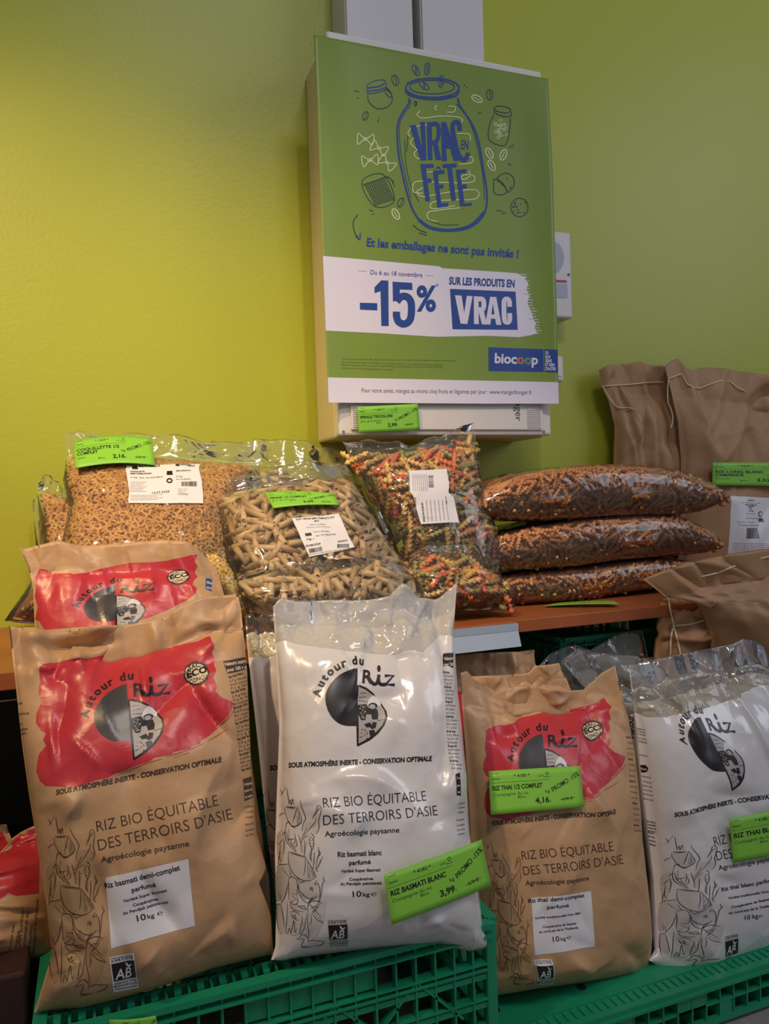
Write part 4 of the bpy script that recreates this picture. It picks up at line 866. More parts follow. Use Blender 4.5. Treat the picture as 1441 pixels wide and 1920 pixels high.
# ------------------------------------------------------------------ crates
def crate(label, x0, y0, wd, dp, z0, h, m=CRATE, grid=True, top=True):
    root = thing('plastic_crate', (x0+wd/2, y0+dp/2, z0), label, 'crate', 'green plastic crates')
    z1 = z0+h; y1 = y0+dp; x1 = x0+wd
    def face(a, b, nrm, nm, full):      # lattice wall between bottom corners a and b
        a, b, nrm = np.array(a), np.array(b), np.array(nrm); L = np.linalg.norm(b-a); e = (b-a)/L; mb = MB(); n = int(round(L/.0215)); up = np.array([0, 0, 1.0])
        for i in range(n+1):
            p = a+e*L*i/n; wdt = .0022 if 0 < i < n else .006
            mb.bar(p, p+up*(h-.004), wdt, .010, nrm)
        rows = int(h/.027); zz = [h-.058-.030*k for k in range(6) if h-.058-.030*k > .012]+[.006]
        for z in zz:
            mb.bar(a+up*z, b+up*z, .006, .008, nrm); mb.bar(a+up*(z+.006), b+up*(z+.006), .0016, .011, nrm)
        mb.bar(a+up*(h-.044), b+up*(h-.044), .0018, .013, nrm); mb.bar(a+up*(h-.050), b+up*(h-.050), .0018, .013, nrm)
        k = 0; top_ = h-.058
        for c0 in range(2, n-2, 4):
            for s_ in (1, -1):
                p = a+e*L*(c0+2)/n+up*(top_+.014); q = p+e*s_*L*2.4/n-up*.052
                mb.bar(p, q, .002, .010, nrm) if 0 < np.dot(q-a, e) < L else None
                p2 = a+e*L*(c0+2)/n+up*max(top_-.105, .01); q2 = p2+e*s_*L*2.4/n+up*.052
                if h > .15 and 0 < np.dot(q2-a, e) < L: mb.bar(p2, q2, .002, .010, nrm)
        mb.build(nm, m, root, kind='stuff')
        # upper band with solid plates and short open bays
        mb = MB(); i = 0
        for i in range(n):
            p = a+e*L*i/n; q = a+e*L*(i+1)/n; t = i/n
            if .36 < t < .70: lo, hi, dd = .040, .004, .001
            elif .16 < t <= .36 or .82 < t < .9: lo, hi, dd = .018, .006, .003
            else: lo, hi, dd = .012, .008, .003
            c = (p+q)/2; mb.bar(p+up*(h-(lo+hi)/2), q+up*(h-(lo+hi)/2), lo-hi if lo > hi else .004, .003, nrm)
        mb.bar(a+nrm*.004+up*(h-.003), b+nrm*.004+up*(h-.003), .006, .012, nrm); mb.bar(a+nrm*.003+up*(h-.014), b+nrm*.003+up*(h-.014), .0022, .014, nrm)
        mb.build('rim_band', m, root)
    face((x0, y0, z0), (x1, y0, z0), (0, -1, 0), 'front_panel', True)
    face((x0, y1, z0), (x0, y0, z0), (-1, 0, 0), 'side_panel', True)
    face((x1, y0, z0), (x1, y1, z0), (1, 0, 0), 'side_panel', True)
    face((x1, y1, z0), (x0, y1, z0), (0, 1, 0), 'back_panel', True)
    for xx in (x0, x1):
        for yy in (y0, y1): mb = MB(); mb.box((xx-.006, yy-.006, z0), (xx+.006, yy+.006, z1-.002)); mb.build('corner_post', m, root, bevel=.0015)
    if top:
        mb = MB(); nx = int(wd/.0205); ny = int(dp/.0205)
        for i in range(nx+1): mb.box((x0+wd*i/nx-.0012, y0, z1-.010), (x0+wd*i/nx+.0012, y1, z1-.001))
        for j in range(ny+1): mb.box((x0, y0+dp*j/ny-.0012, z1-.010), (x1, y0+dp*j/ny+.0012, z1-.001))
        for i in range(nx): mb.box((x0+wd*(i+.35)/nx, y0+.004, z1-.006), (x0+wd*(i+.65)/nx, y0+.020, z1+.0006))
        mb.build('top_grid', m, root, kind='stuff')
    return root
CZ = .66-.45
crate('tall green lattice crate under the kraft and white basmati rice bags', -.059, .715, .432, .46, 0.0, CZ-.001)
crate('green lattice crate in the dark space under the shelf', X_at(1052, 1200, 1.0), 1.0, .27, .24, .22, .215, top=False)
crate('green lattice crate at the floor under the crate below the shelf', X_at(1052, 1200, 1.0), 1.0, .27, .24, .0, .2195, top=False)
def flat_crate(label, x0, y0, wd, dp, z0, h, m=CRATE):
    root = thing('folded_crate', (x0+wd/2, y0+dp/2, z0), label, 'crate', 'green plastic crates'); z1 = z0+h; x1 = x0+wd; y1 = y0+dp
    mb = MB(); mb.box((x0+.004, y0+.006, z1-.004), (x1-.004, y1, z1-.001)); mb.box((x0+.012, y0+.020, z0+.002), (x1-.012, y1-.01, z1-.004)); mb.build('top_panel', m, root, bevel=.001)
    mb = MB()
    mb.box((x0, y0, z1-.006), (x1, y0+.008, z1)); mb.box((x0, y0, z0), (x1, y0+.006, z0+.008)); mb.box((x0, y0+.001, z0+h*.45), (x1, y0+.01, z0+h*.45+.003))
    mb.box((x0+.0, y0-.004, z1-.009), (x1, y0+.004, z1-.006)); n = int(wd/.021)
    for i in range(n+1):
        x = x0+wd*i/n; mb.box((x-.001, y0+.0005, z0+.004), (x+.001, y0+.02, z1-.004))
        if i % 9 in (3, 4) or i % 13 == 8: mb.box((x, y0+.001, z0+h*.45), (x+wd/n, y0+.004, z1-.006))
        if i % 7 in (1,): mb.box((x, y0+.002, z0+.004), (x+wd/n, y0+.005, z0+h*.45))
    mb.build('front_band', m, root, bevel=0, kind='stuff')
    mb = MB(); k = int(dp/.02)
    for xx, sg in ((x0, 1), (x1, -1)):
        a, b = sorted((xx, xx+sg*.006)); mb.box((a, y0, z1-.006), (b, y1, z1)); mb.box((a, y0, z0), (b, y1, z0+.006))
        for j in range(k): y = y0+dp*j/k; c1, c2 = sorted((xx+sg*.0005, xx+sg*.014)); mb.box((c1, y, z0+.004), (c2, y+.002, z1-.004))
    mb.build('side_band', m, root, kind='stuff')
    mb = MB()
    for i in range(int(wd/.011)):
        x = x0+.012+i*.011; mb.box((x, y0+.010, z1-.0012), (x+.0016, y0+.024, z1+.0006))
    mb.box((x0+.01, y0+.026, z1-.0012), (x1-.01, y0+.028, z1+.0008)); mb.build('rib_strip', m, root, kind='stuff')
    for fx, fy in ((.045, .06), (.16, .055), (.3, .06), (.42, .055)):
        mb = MB(); c = np.array([x0+fx, y0+fy, z1-.0012]); mb.tube([c, c+np.array([0, 0, .0008])], .0055, 14); mb.build('hole_disc', mat('hole_shade', rgb(12, 20, 16), .9), root)  # near-black discs on the solid top, painted as the shade inside holes
    return root
RZ = .66-.60
flat_crate('flat folded green crate on the floor under the two right-hand rice bags', X_at(908, 1896, .72), .72, .60, .275, .006, RZ-.006)
PLINTH = mat('dark_box', rgb(58, 34, 28), .5)
mb = MB(); zt = CZ+.018; mb.box((-1.0, .78, 0), (X_at(50, 1860, .78), 1.15, zt)); o = mb.build('wooden_box', PLINTH, bevel=.003); tagp(o, 'dark brown box at the lower left carrying the red and kraft rice bags', 'box')

# ================================================================== RICE BAGS
B1L = [(64, 1900), (76, 1860), (97, 1790), (88, 1700), (66, 1560), (53, 1480), (42, 1400), (30, 1290), (17, 1175)]
B1R = [(512, 1788), (503, 1640), (480, 1560), (471, 1440), (463, 1260), (452, 1140), (446, 1113)]
B1B = [(64, 1906), (150, 1893), (300, 1850), (400, 1815), (512, 1788)]
B1T = [(17, 1175), (65, 1178), (92, 1186), (141, 1178), (202, 1177), (271, 1165), (310, 1158), (346, 1133), (379, 1118), (446, 1112)]
b1, s1 = rice_bag('largest kraft rice bag with red panel, standing at the front left on the green crate', 'brown', B1L, B1R, B1B, B1T, .735, .85, .105, 3, wr=.0052, top=.9, foldtop=.008,
    big=[(.26, .955, .13, .018, -.020), (.1, .97, .05, .03, .008), (.62, .93, .03, .06, .008), (.12, .9, .06, .05, .008), (.14, .68, .018, .05, .006), (.55, .8, .015, .06, .006), (.1, .0, .12, .05, -.01)])
def brown_art(root, s, fw, fb, lab, side=True, badge=True, cellk=9, sketch=True):
    decal(s, 'red_panel', red_items(), root, fn=fb, label='red brush-stroke panel')
    decal(s, 'logo', logo_items(INK, DGREY), root, fn=fw, off=.0003)
    decal(s, 'wordmark', wordmark_items(INK), root, fn=fw, off=.0003)
    if badge: decal(s, 'badge', badge_items(), root, fn=fb, off=.0003)
    decal(s, 'printed_text', front_text(BROWNINK), root, fn=fw)
    if sketch: decal(s, 'farmer_drawing', sketch_items(BROWNINK, KSH), root, fn=fw, off=.0003)
    if lab:
        decal(s, 'sticker', [lab[0]], root, off=.0003, label='white product sticker')
        decal(s, 'sticker_text', lab[1:], root, off=.0003)
    decal(s, 'certification_mark', ab_items(True), root, fn=fw, off=.0003)
KSH = mat('kraft_shade', rgb(172, 138, 98), .45); WSH = mat('film_shade', rgb(206, 198, 194), .3)
tb = lambda st, a, b, h, **k: (INK, 1, tcrop(BBC, st, a, b, h, **k))
brown_art(b1, s1, toB1, None, [(LABEL, 0, fill(C(BBC, [(548, 462), (975, 357), (1012, 708), (577, 830)]))), tb('Riz basmati demi-complet', (547, 520), (935, 415), 30, bold=.02), tb('parfumé', (685, 535), (812, 504), 26, bold=.02),
    tb('Variété Super Basmati', (642, 589), (867, 529), 16, bold=.02), tb('Coopératives', (692, 611), (825, 579), 17, bold=.02), tb('du Pendjab pakistanais', (641, 654), (876, 591), 16, bold=.02), tb('10', (713, 690), (760, 680), 34, bold=.012), tb('kg', (768, 677), (804, 669), 24, bold=.01), tb('℮', (820, 663), (848, 657), 26)])
decal(s1, 'side_print', header(BAC, [(1158, 388), (1275, 368), (1290, 432), (1178, 454)], [('Valeurs nutrit.', (1165, 414), (1283, 394), 19), ('pour 100 g de', (1178, 444), (1286, 425), 19)], 19, BROWNINK)+sidecol(BAC, 1188, 478, 1258, 960, 25, 100, 13, BROWNINK)+
      header(BAC, [(1262, 1000), (1305, 985), (1315, 1095), (1275, 1115)], [('3 minutes', (1268, 1035), (1308, 1025), 15), ('pour en', (1272, 1068), (1310, 1058), 15), ('et nutri', (1276, 1100), (1312, 1090), 15)], 15, BROWNINK)+
      [(BROWNINK, 0, tcrop(BAC, t, (a, y), (b, y-6), 15)) for t, a, b, y in (('avec', 92, 118, 614), ('nutritives', 90, 152, 668), ('et', 100, 118, 722), ('logique', 98, 144, 748), ('viable', 100, 138, 772))]+
      [(BROWNINK, 0, tcrop(BBC, t, (1275, y), (1316, y-10), 12)) for t, y in (('• Culture', 100), ('• Comm', 128), ('• Valeur', 155), ('Découvrez', 190), ('nos recettes', 220), ('et nos', 245))], b1, tol=4)
W1L = [(508, 1800), (516, 1775), (519, 1700), (516, 1600), (519, 1500), (524, 1350), (517, 1230), (512, 1138)]
W1R = [(922, 1776), (900, 1735), (886, 1660), (871, 1560), (862, 1420), (853, 1300), (850, 1180), (857, 1092)]
W1B = [(508, 1803), (530, 1801), (560, 1795), (700, 1778), (820, 1770), (880, 1784), (922, 1776)]
W1T = [(512, 1138), (525, 1122), (548, 1127), (620, 1124), (690, 1126), (730, 1120), (752, 1094), (780, 1122), (820, 1122), (857, 1092)]
LNW = C(W1C, [(150, 305), (215, 310), (300, 317), (450, 350), (620, 372), (850, 383), (950, 373), (1010, 335), (1060, 290), (1100, 270), (1185, 278), (1230, 280)])
w1, q1 = rice_bag('white rice bag with clear top and a green tag at its lower right, centre front', 'white', W1L, W1R, W1B, W1T, .715, .84, .105, 21, line=LNW, wr=.0032, top=.93, rice_top=.93, foldtop=.006, big=[(.8, .45, .05, .03, .004), (.9, .9, .04, .12, -.008)])
def white_art(root, s, fw, texts, side=None, cellk=9):
    decal(s, 'logo', logo_items(INK, INK), root, fn=fw, off=.0003); decal(s, 'wordmark', wordmark_items(INK), root, fn=fw, off=.0003)
    decal(s, 'printed_text', front_text(INK)+texts, root, fn=fw if not side else fw); decal(s, 'farmer_drawing', sketch_items(INK, WSH), root, fn=fw, off=.0003)
    decal(s, 'certification_mark', ab_items(False), root, fn=fw, off=.0003)
ident = lambda P: np.asarray(P, float)
tw = lambda st, a, b, h, **k: (INK, 1, tcrop(W2C, st, a, b, h, **k))
white_art(w1, q1, ident, [tw('Riz basmati blanc', (455, 500), (706, 489), 30, bold=.02), tw('parfumé', (521, 545), (644, 540), 26, bold=.02), tw('Variété Super Basmati', (476, 588), (697, 580), 17, bold=.02), tw('Coopératives', (523, 634), (656, 629), 17, bold=.02), tw('du Pendjab pakistanais', (473, 660), (704, 653), 17, bold=.02), tw('10', (540, 725), (590, 722), 33, bold=.01), tw('kg', (598, 722), (636, 720), 24, bold=.01), tw('℮', (645, 720), (675, 718), 26)])
decal(q1, 'side_print', header(W1C, [(1132, 362), (1180, 358), (1180, 440), (1130, 430)], [('Valeurs', (1136, 396), (1180, 394), 18), ('pour 100', (1134, 426), (1180, 428), 18)], 18, INK)+sidecol(W1C, 1124, 466, 1168, 985, 27, 52, 13, INK, .05)+
      header(W1C, [(1185, 1015), (1206, 1005), (1214, 1130), (1192, 1128)], [('3 m', (1190, 1040), (1206, 1040), 14), ('pour', (1190, 1080), (1208, 1080), 14), ('et', (1194, 1115), (1210, 1115), 14)], 14, INK)+
      [(INK, 0, tcrop(W2C, t, (1132+d, y), (1172+d, y-8), 13)) for t, y, d in (('• Culture', 208, 0), ('• Comm', 232, 0), ('• Valeur', 258, 0), ('Découvrez', 300, 3), ('nos recettes', 330, 4), ('et nos', 355, 6), ('www.', 380, 8))], w1, tol=4)
B3L = [(893, 1872), (893, 1800), (886, 1650), (880, 1500), (868, 1350), (861, 1262)]
B3R = [(1218, 1810), (1206, 1700), (1190, 1560), (1180, 1400), (1168, 1300), (1158, 1248)]
B3B = [(893, 1874), (1000, 1852), (1100, 1838), (1195, 1824), (1218, 1812)]
B3T = [(861, 1262), (876, 1258), (895, 1278), (927, 1297), (950, 1292), (975, 1284), (1010, 1288), (1040, 1298), (1090, 1294), (1130, 1262), (1158, 1247)]
b3, s3 = rice_bag('kraft thai rice bag with a green tag across its red panel', 'brown', B3L, B3R, B3B, B3T, .79, .875, .10, 33, wr=.0042, top=.9, foldtop=.007, big=[(.12, .9, .05, .05, .006)])
tc = lambda st, a, b, h, **k: (INK, 1, tcrop(T3C, st, a, b, h, **k))
brown_art(b3, s3, toB3, B1toB3, [(LABEL, 0, fill(C(T3C, [(371, 440), (641, 409), (662, 660), (383, 695)]))), tc('Riz thaï demi-complet', (358, 462), (610, 436), 19, bold=.02), tc('parfumé', (440, 487), (538, 479), 17, bold=.02), tc('Variété traditionnelle Hom Mali', (387, 536), (597, 514), 11, bold=.02), tc('Coopérative de Sisaket', (423, 575), (577, 559), 11, bold=.02), tc('du nord-est de la Thaïlande', (405, 598), (585, 578), 11, bold=.02), tc('10', (467, 636), (497, 633), 24, bold=.01), tc('kg', (503, 632), (528, 629), 17, bold=.01), tc('℮', (535, 627), (553, 624), 19)])
decal(s3, 'side_print', sidecol(T2C, 796, 560, 838, 980, 18, 30, 10, BROWNINK, .1), b3, tol=4)
W4L = [(1216, 1800), (1228, 1780), (1226, 1650), (1206, 1500), (1194, 1370), (1184, 1300), (1176, 1247)]
W4R = [(1590, 1700), (1570, 1600), (1545, 1480), (1505, 1390), (1462, 1310), (1427, 1213)]
W4B = [(1216, 1806), (1250, 1826), (1300, 1824), (1380, 1797), (1480, 1762), (1590, 1700)]
W4T = [(1176, 1247), (1230, 1236), (1300, 1222), (1372, 1208), (1390, 1198), (1408, 1202), (1427, 1213)]
W4K = (1180, 1180, 5.054)
LN4 = C(W4K, [(-20, 770), (30, 790), (100, 830), (250, 825), (450, 780), (700, 710), (900, 640), (1000, 600), (1080, 550), (1319, 545), (1500, 560)])
w4, q4 = rice_bag('white thai rice bag with clear glossy top at the right edge of the photo', 'white', W4L, W4R, W4B, W4T, .775, .86, .10, 44, line=LN4, wr=.0036, top=.92, rice_top=.885, foldtop=.006, film=FILMC, big=[(.25, .8, .03, .1, .008), (.62, .7, .02, .22, .006), (.7, .9, .03, .1, -.008)])
t4 = lambda st, a, b, h, **k: (INK, 1, tcrop(T3C, st, a, b, h, **k))
fL4 = homog([(669, 1254.4), (671.8, 1399), (581, 1301.6), (741.4, 1283.6), (609.6, 1307), (727, 1344.6)], [(1313, 1354), (1372, 1481), (1279, 1407.5), (1376, 1361), (1291, 1372), (1401, 1443)], True)
fS4 = homog(C(S1C, [(190, 300), (550, 280), (235, 770), (520, 1035), (105, 940), (120, 1600), (600, 1530)]), [(1257, 1595), (1337, 1585.5), (1284, 1667), (1338, 1702), (1230, 1700), (1232, 1788), (1355, 1767)], True)
fA4 = homog(C(S1C, [(643, 1548), (845, 1538), (852, 1692), (657, 1702)]), C(T3C, [(1250, 640), (1308, 622), (1303, 690), (1247, 702)]), True)
decal(q4, 'logo', logo_items(INK, INK), w4, fn=fL4, off=.0003); decal(q4, 'wordmark', wordmark_items(INK), w4, fn=fL4, off=.0003)
decal(q4, 'farmer_drawing', sketch_items(INK, WSH), w4, fn=fS4); decal(q4, 'certification_mark', ab_items(False), w4, fn=fA4, off=.0003)
decal(q4, 'printed_text', [(INK, 0, tcrop(T2C, 'SOUS ATMOSPHÈRE INERTE - CONSERVATION OPTIMALE', (1013, 915), (1610, 800), 20, bold=.045, shear=.12)), (INK, 0, tcrop(T3C, 'RIZ BIO ÉQUITABLE', (1208, 210), (1590, 145), 44, bold=-.008)),
    (INK, 0, tcrop(T3C, "DES TERROIRS D'ASIE", (1218, 275), (1640, 200), 44, bold=-.008)), (INK, 0, tcrop(T3C, 'Agroécologie paysanne', (1225, 318), (1500, 268), 22, bold=.012))], w4)
decal(q4, 'product_text', [t4('Riz thaï blanc parfumé', (1240, 415), (1482, 366), 18, bold=.02), t4('Variété traditionnelle Hom Mali', (1266, 449), (1480, 412), 11, bold=.02), t4('Coopérative de Sisaket', (1278, 488), (1450, 452), 11, bold=.02), t4('du nord-est de la Thaïlande', (1268, 516), (1472, 476), 11, bold=.02), t4('10 kg', (1338, 540), (1396, 530), 20, bold=.01), t4('℮', (1400, 530), (1416, 527), 17)], w4)
lft = [('Compagnie du riz', 940), ('co-crée avec', 965), ('les paysans', 990), ('une rizière', 1030), ('écologique', 1060), ('des éleveurs', 1190)]
lf2 = [('respecte', 1390), ('la filière', 1440), ('tradition ont', 1480), ('permis de leur', 1520), ('garantir', 1560), ('à effet de serre.', 1605)]
decal(q4, 'side_print', [(INK, 0, tcrop(W4K, t, (55+(y-940)*.10, y), (150+(y-940)*.10, y+22), 20)) for t, y in lft]+[(INK, 0, tcrop(W4K, t, (90+(y-1390)*.12, y), (200+(y-1390)*.12, y+24), 20)) for t, y in lf2]+
      [(INK, 0, fill(C(W4K, [(80, 1282), (150, 1285), (178, 1315), (165, 1350), (120, 1358), (85, 1330)]))), (LABEL, 1, tcrop(W4K, 'culture', (84, 1325), (160, 1338), 26, bold=.03))]+
      [(INK, 0, tcrop(W4K, t, (105+d, y), (245+d, y+30), 17, bold=.02)) for t, y, d in (('habitat des villages', 1810, 0), ('éthique équitable', 1840, 4), ('commerce', 1870, 8), ('www.', 1900, 10))]+[(INK, 0, tcrop(T3C, t, (872+d, y), (925+d, y+14), 8, bold=.02)) for t, y, d in (('Agriculteurs', 140, 0), ('rizières', 158, 3), ('biologiques', 176, 6), ('certifiées', 194, 8))], w4, tol=5)

# second row
b1b, s1b = rice_bag('kraft rice bag with red panel leaning behind the large kraft bag, topmost at the left', 'brown', [(110, 1790), (84, 1500), (66, 1200), (62, 1100), (52, 1060), (34, 1022)], [(506, 1750), (504, 1640), (486, 1530), (458, 1330), (430, 1150), (406, 1064)],
    [(110, 1790), (300, 1765), (506, 1750)], [(34, 1022), (44, 1029), (109, 1014), (142, 1022), (220, 1020), (300, 1013), (350, 1016), (382, 1037), (406, 1064)], .845, .955, .085, 52, wr=.0024, top=.93, foldtop=.004)
BKC = (0, 780, 2.882)
B1bA = C(BKC, [(615, 900), (640, 952), (410, 1045), (955, 897), (205, 870), (1065, 750), (190, 910), (1050, 920), (230, 1150), (630, 1130)])
B1bS = C(BAC, [(668, 490), (690, 550), (440, 665), (1018, 448), (205, 430), (1090, 256), (200, 550), (1130, 560), (225, 795), (703, 865)])
toB1b = homog(B1bS, B1bA, True); red1b = [(190, 870), (215, 825), (245, 830), (300, 850), (400, 858), (500, 838), (620, 808), (700, 797), (800, 795), (900, 785), (1000, 762), (1065, 750), (1045, 790), (1062, 810), (1048, 845), (1066, 870), (1045, 890), (1035, 915), (1060, 935), (1050, 965), (1000, 1000), (900, 1050), (800, 1090), (700, 1120), (600, 1135), (400, 1142), (240, 1155), (215, 1110), (190, 1100), (205, 1030), (190, 980)]
f1b = lambda P: toB1b(toB1(P))
decal(s1b, 'red_panel', [(RED, 0, fill(C(BKC, red1b)))], b1b, label='red brush-stroke panel')
decal(s1b, 'logo', logo_items(INK, DGREY), b1b, fn=f1b, off=.0003); decal(s1b, 'wordmark', wordmark_items(INK), b1b, fn=f1b, off=.0003); decal(s1b, 'badge', badge_items(), b1b, fn=toB1b, off=.0003)
decal(s1b, 'side_print', header(BKC, [(1112, 876), (1148, 884), (1138, 952), (1104, 940)], [('éléme', (1112, 905), (1146, 912), 15), ('pour', (1110, 935), (1140, 940), 15)], 15, PBLUE), b1b, tol=5)
K2 = (440, 1120, 6.86)
w1b, q1b = rice_bag('white rice bag half hidden behind the central white bag, rice grains showing at its top', 'white', [(520, 1720), (500, 1560), (484, 1400), (466, 1240), (458, 1158)], [(800, 1700), (790, 1500), (790, 1300), (780, 1190)], [(520, 1720), (800, 1700)], [(458, 1158), (474, 1149), (482, 1161), (490, 1152), (520, 1153), (780, 1190)], .835, .905, .07, 61,
    line=[(440, 1234), (464, 1234), (515, 1233), (620, 1240), (800, 1245)], top=.95, rice_top=.95, nu=60, nv=90, foldtop=.003, film=FILM)
f1w = lambda P: np.asarray(P)*[1, 1]+np.array([-35, 5])
decal(q1b, 'printed_text', front_text(INK), w1b, fn=f1w); decal(q1b, 'farmer_drawing', sketch_items(INK, WSH), w1b, fn=f1w, off=.0003)
b3b, s3b = rice_bag('kraft rice bag behind the thai bags, its flat folded top showing under the price rail', 'brown', [(868, 1650), (856, 1400), (846, 1228)], [(1120, 1600), (1050, 1400), (1008, 1300), (1002, 1218)], [(868, 1650), (1120, 1600)], [(846, 1228), (900, 1224), (950, 1222), (970, 1222), (1002, 1217)], .91, .955, .04, 71, wr=.003, top=.93, nu=70, nv=80, foldtop=.003)
decal(s3b, 'red_panel', [(RED, 0, fill([(848, 1300), (860, 1296), (900, 1310), (1000, 1320), (1000, 1500), (862, 1560), (856, 1420)]))], b3b, label='red brush-stroke panel')
b3c, s3c = rice_bag('kraft rice bag with crumpled top corner tucked behind the tagged thai bag', 'brown', [(915, 1650), (905, 1400), (880, 1268)], [(1160, 1600), (1120, 1400), (1072, 1300), (1050, 1243)], [(915, 1650), (1160, 1600)], [(880, 1268), (950, 1266), (990, 1262), (1003, 1248), (1030, 1246), (1050, 1243)], .885, .93, .03, 83, wr=.003, top=.93, nu=70, nv=80, foldtop=.004)
w4b, q4b = rice_bag('white rice bag with milky clear top between the kraft thai bag and the right-hand bag', 'white', [(1205, 1750), (1186, 1560), (1172, 1430), (1150, 1330), (1085, 1280), (1050, 1240)], [(1500, 1700), (1420, 1450), (1380, 1300), (1360, 1226)], [(1205, 1750), (1500, 1700)], [(1050, 1240), (1085, 1216), (1110, 1222), (1150, 1228), (1217, 1232), (1360, 1226)], .885, .955, .045, 91,
    line=[(1100, 1345), (1165, 1340), (1185, 1335), (1300, 1330), (1450, 1330)], top=.9, rice_top=.80, nu=70, nv=90, film=FILMC, wr=.004, foldtop=.007)
decal(q4b, 'printed_text', [(INK, 0, text('SOUS ATMOSPHÈRE', (1184, 1500), (1290, 1495), 9, bold=.045, shear=.12)), (INK, 0, text('Autour', (1188, 1385), (1186, 1340), 14, bold=.03, up=(-1, 0)))], w4b, tol=5)
w4c, q4c = rice_bag('rice bag with empty clear plastic top standing up before the green crate under the shelf', 'white', [(1080, 1600), (1050, 1400), (1020, 1290), (1006, 1247)], [(1290, 1600), (1260, 1400), (1232, 1280), (1217, 1231)], [(1080, 1600), (1290, 1600)], [(1006, 1247), (1040, 1222), (1073, 1207), (1107, 1219), (1144, 1196), (1180, 1183), (1200, 1181), (1217, 1231)], .945, .97, .035, 95,
    line=[(1000, 1400), (1100, 1400), (1200, 1400), (1290, 1400)], top=.8, rice_top=.60, nu=60, nv=80, film=FILMC, wr=.004, foldtop=.006)
# red and kraft bags lying at the lower left
RA, sa = rice_bag('red and kraft rice bag standing at the lower left edge on the dark box', 'brown', [(-230, 1900), (-250, 1700), (-240, 1600)], [(96, 1796), (100, 1680), (92, 1600), (84, 1540)], [(-230, 1850), (-80, 1815), (96, 1790)], [(-240, 1600), (-80, 1590), (0, 1600), (40, 1560), (84, 1536)], .85, .90, .09, 101, wr=.003, top=.93, foldtop=.004, nu=70, nv=80)
decal(sa, 'red_panel', [(RED, 0, fill([(-200, 1610), (0, 1604), (40, 1563), (70, 1552), (74, 1600), (72, 1675), (30, 1680), (15, 1674), (0, 1688), (-200, 1700)]))], RA, tol=6, label='red brush-stroke panel')
decal(sa, 'printed_text', [(BROWNINK, 0, text(t, (x, 1788-d), (x+8, 1788-d-len(t)*4.2), 6.5, up=(-1, -.1))) for t, x, d in (('co-crée avec', 20, 5), ('écologique', 29, 0), ('qualités nutritives', 37, 2), ('hydratation et des', 46, 4), ('bon équilibre', 54, 0), ('sans apport de plastique', 64, 0))], RA, cell=10, tol=6)
RB, sb = rice_bag('dark red and kraft rice bag leaning on the dark box behind the lower left bag', 'brown', [(-200, 1760), (-190, 1560)], [(60, 1750), (30, 1600), (12, 1545)], [(-200, 1760), (60, 1750)], [(-190, 1560), (-60, 1552), (12, 1545)], .98, 1.01, .06, 111, wr=.003, nu=40, nv=50)
decal(sb, 'red_panel', [(RED, 0, fill([(-150, 1570), (4, 1560), (24, 1600), (40, 1700), (-150, 1700)]))], RB, tol=6, label='red panel')

# ================================================================== PASTA
def pc(name, c, **k): return mat(name, rgb(*c), .45, **k)
PEN = [pc('penne_a', (192, 164, 122)), pc('penne_b', (174, 146, 106)), pc('penne_c', (204, 178, 138))]
ELB = [pc('elbow_a', (188, 142, 80)), pc('elbow_b', (170, 124, 66)), pc('elbow_c', (198, 156, 94))]
YEL = [pc('yellow_a', (232, 192, 84)), pc('yellow_b', (240, 206, 110))]
FUS = [pc('fusilli_a', (222, 154, 88)), pc('fusilli_b', (206, 138, 74)), pc('fusilli_c', (232, 170, 102))]
TRI = [pc('tri_cream', (236, 196, 122)), pc('tri_green', (150, 142, 78)), pc('tri_green2', (172, 156, 92)), pc('tri_orange', (236, 132, 66)), pc('tri_red', (206, 96, 70)), pc('tri_straw', (226, 184, 92)), pc('tri_olive', (186, 150, 84)), pc('tri_tan', (208, 160, 100))]
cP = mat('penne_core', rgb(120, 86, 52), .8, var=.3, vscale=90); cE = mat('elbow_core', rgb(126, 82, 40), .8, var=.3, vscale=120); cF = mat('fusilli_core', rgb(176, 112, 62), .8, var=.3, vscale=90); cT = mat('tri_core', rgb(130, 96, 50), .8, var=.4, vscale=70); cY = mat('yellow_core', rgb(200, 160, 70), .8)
def pb(label, L, R, B, T, Yb, Yt, th, seed, shape, mats, core, n, nu=70, nv=80, **k):
    mid, U, V = pxmid(L, R, B, T, Yb, Yt, nu, nv); return pasta_bag(label, mid, U, V, th, seed, shape, mats, core, n, **k)
# behind, far left
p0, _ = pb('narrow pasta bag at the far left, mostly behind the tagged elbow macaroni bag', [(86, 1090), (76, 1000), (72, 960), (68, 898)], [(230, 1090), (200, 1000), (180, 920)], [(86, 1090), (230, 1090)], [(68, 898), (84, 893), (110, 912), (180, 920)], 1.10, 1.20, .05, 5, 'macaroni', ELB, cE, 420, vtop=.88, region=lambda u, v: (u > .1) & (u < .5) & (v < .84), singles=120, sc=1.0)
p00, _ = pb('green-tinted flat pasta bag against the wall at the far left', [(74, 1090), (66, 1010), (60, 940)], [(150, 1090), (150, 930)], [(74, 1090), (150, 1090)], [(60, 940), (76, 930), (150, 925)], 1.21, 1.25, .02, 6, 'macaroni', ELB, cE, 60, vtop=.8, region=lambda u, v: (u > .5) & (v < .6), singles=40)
pl, _ = pb('low pasta bag whose clear corner pokes out left of the kraft bags', [(8, 1164), (40, 1120), (64, 1078)], [(300, 1170), (300, 1085)], [(8, 1164), (60, 1164), (300, 1170)], [(64, 1078), (300, 1085)], 1.0, 1.04, .05, 7, 'macaroni', ELB, cE, 220, vtop=.95, region=lambda u, v: (u > .12+.1*v) & (u < .35) & (v < .8), singles=80, vmin=.1)
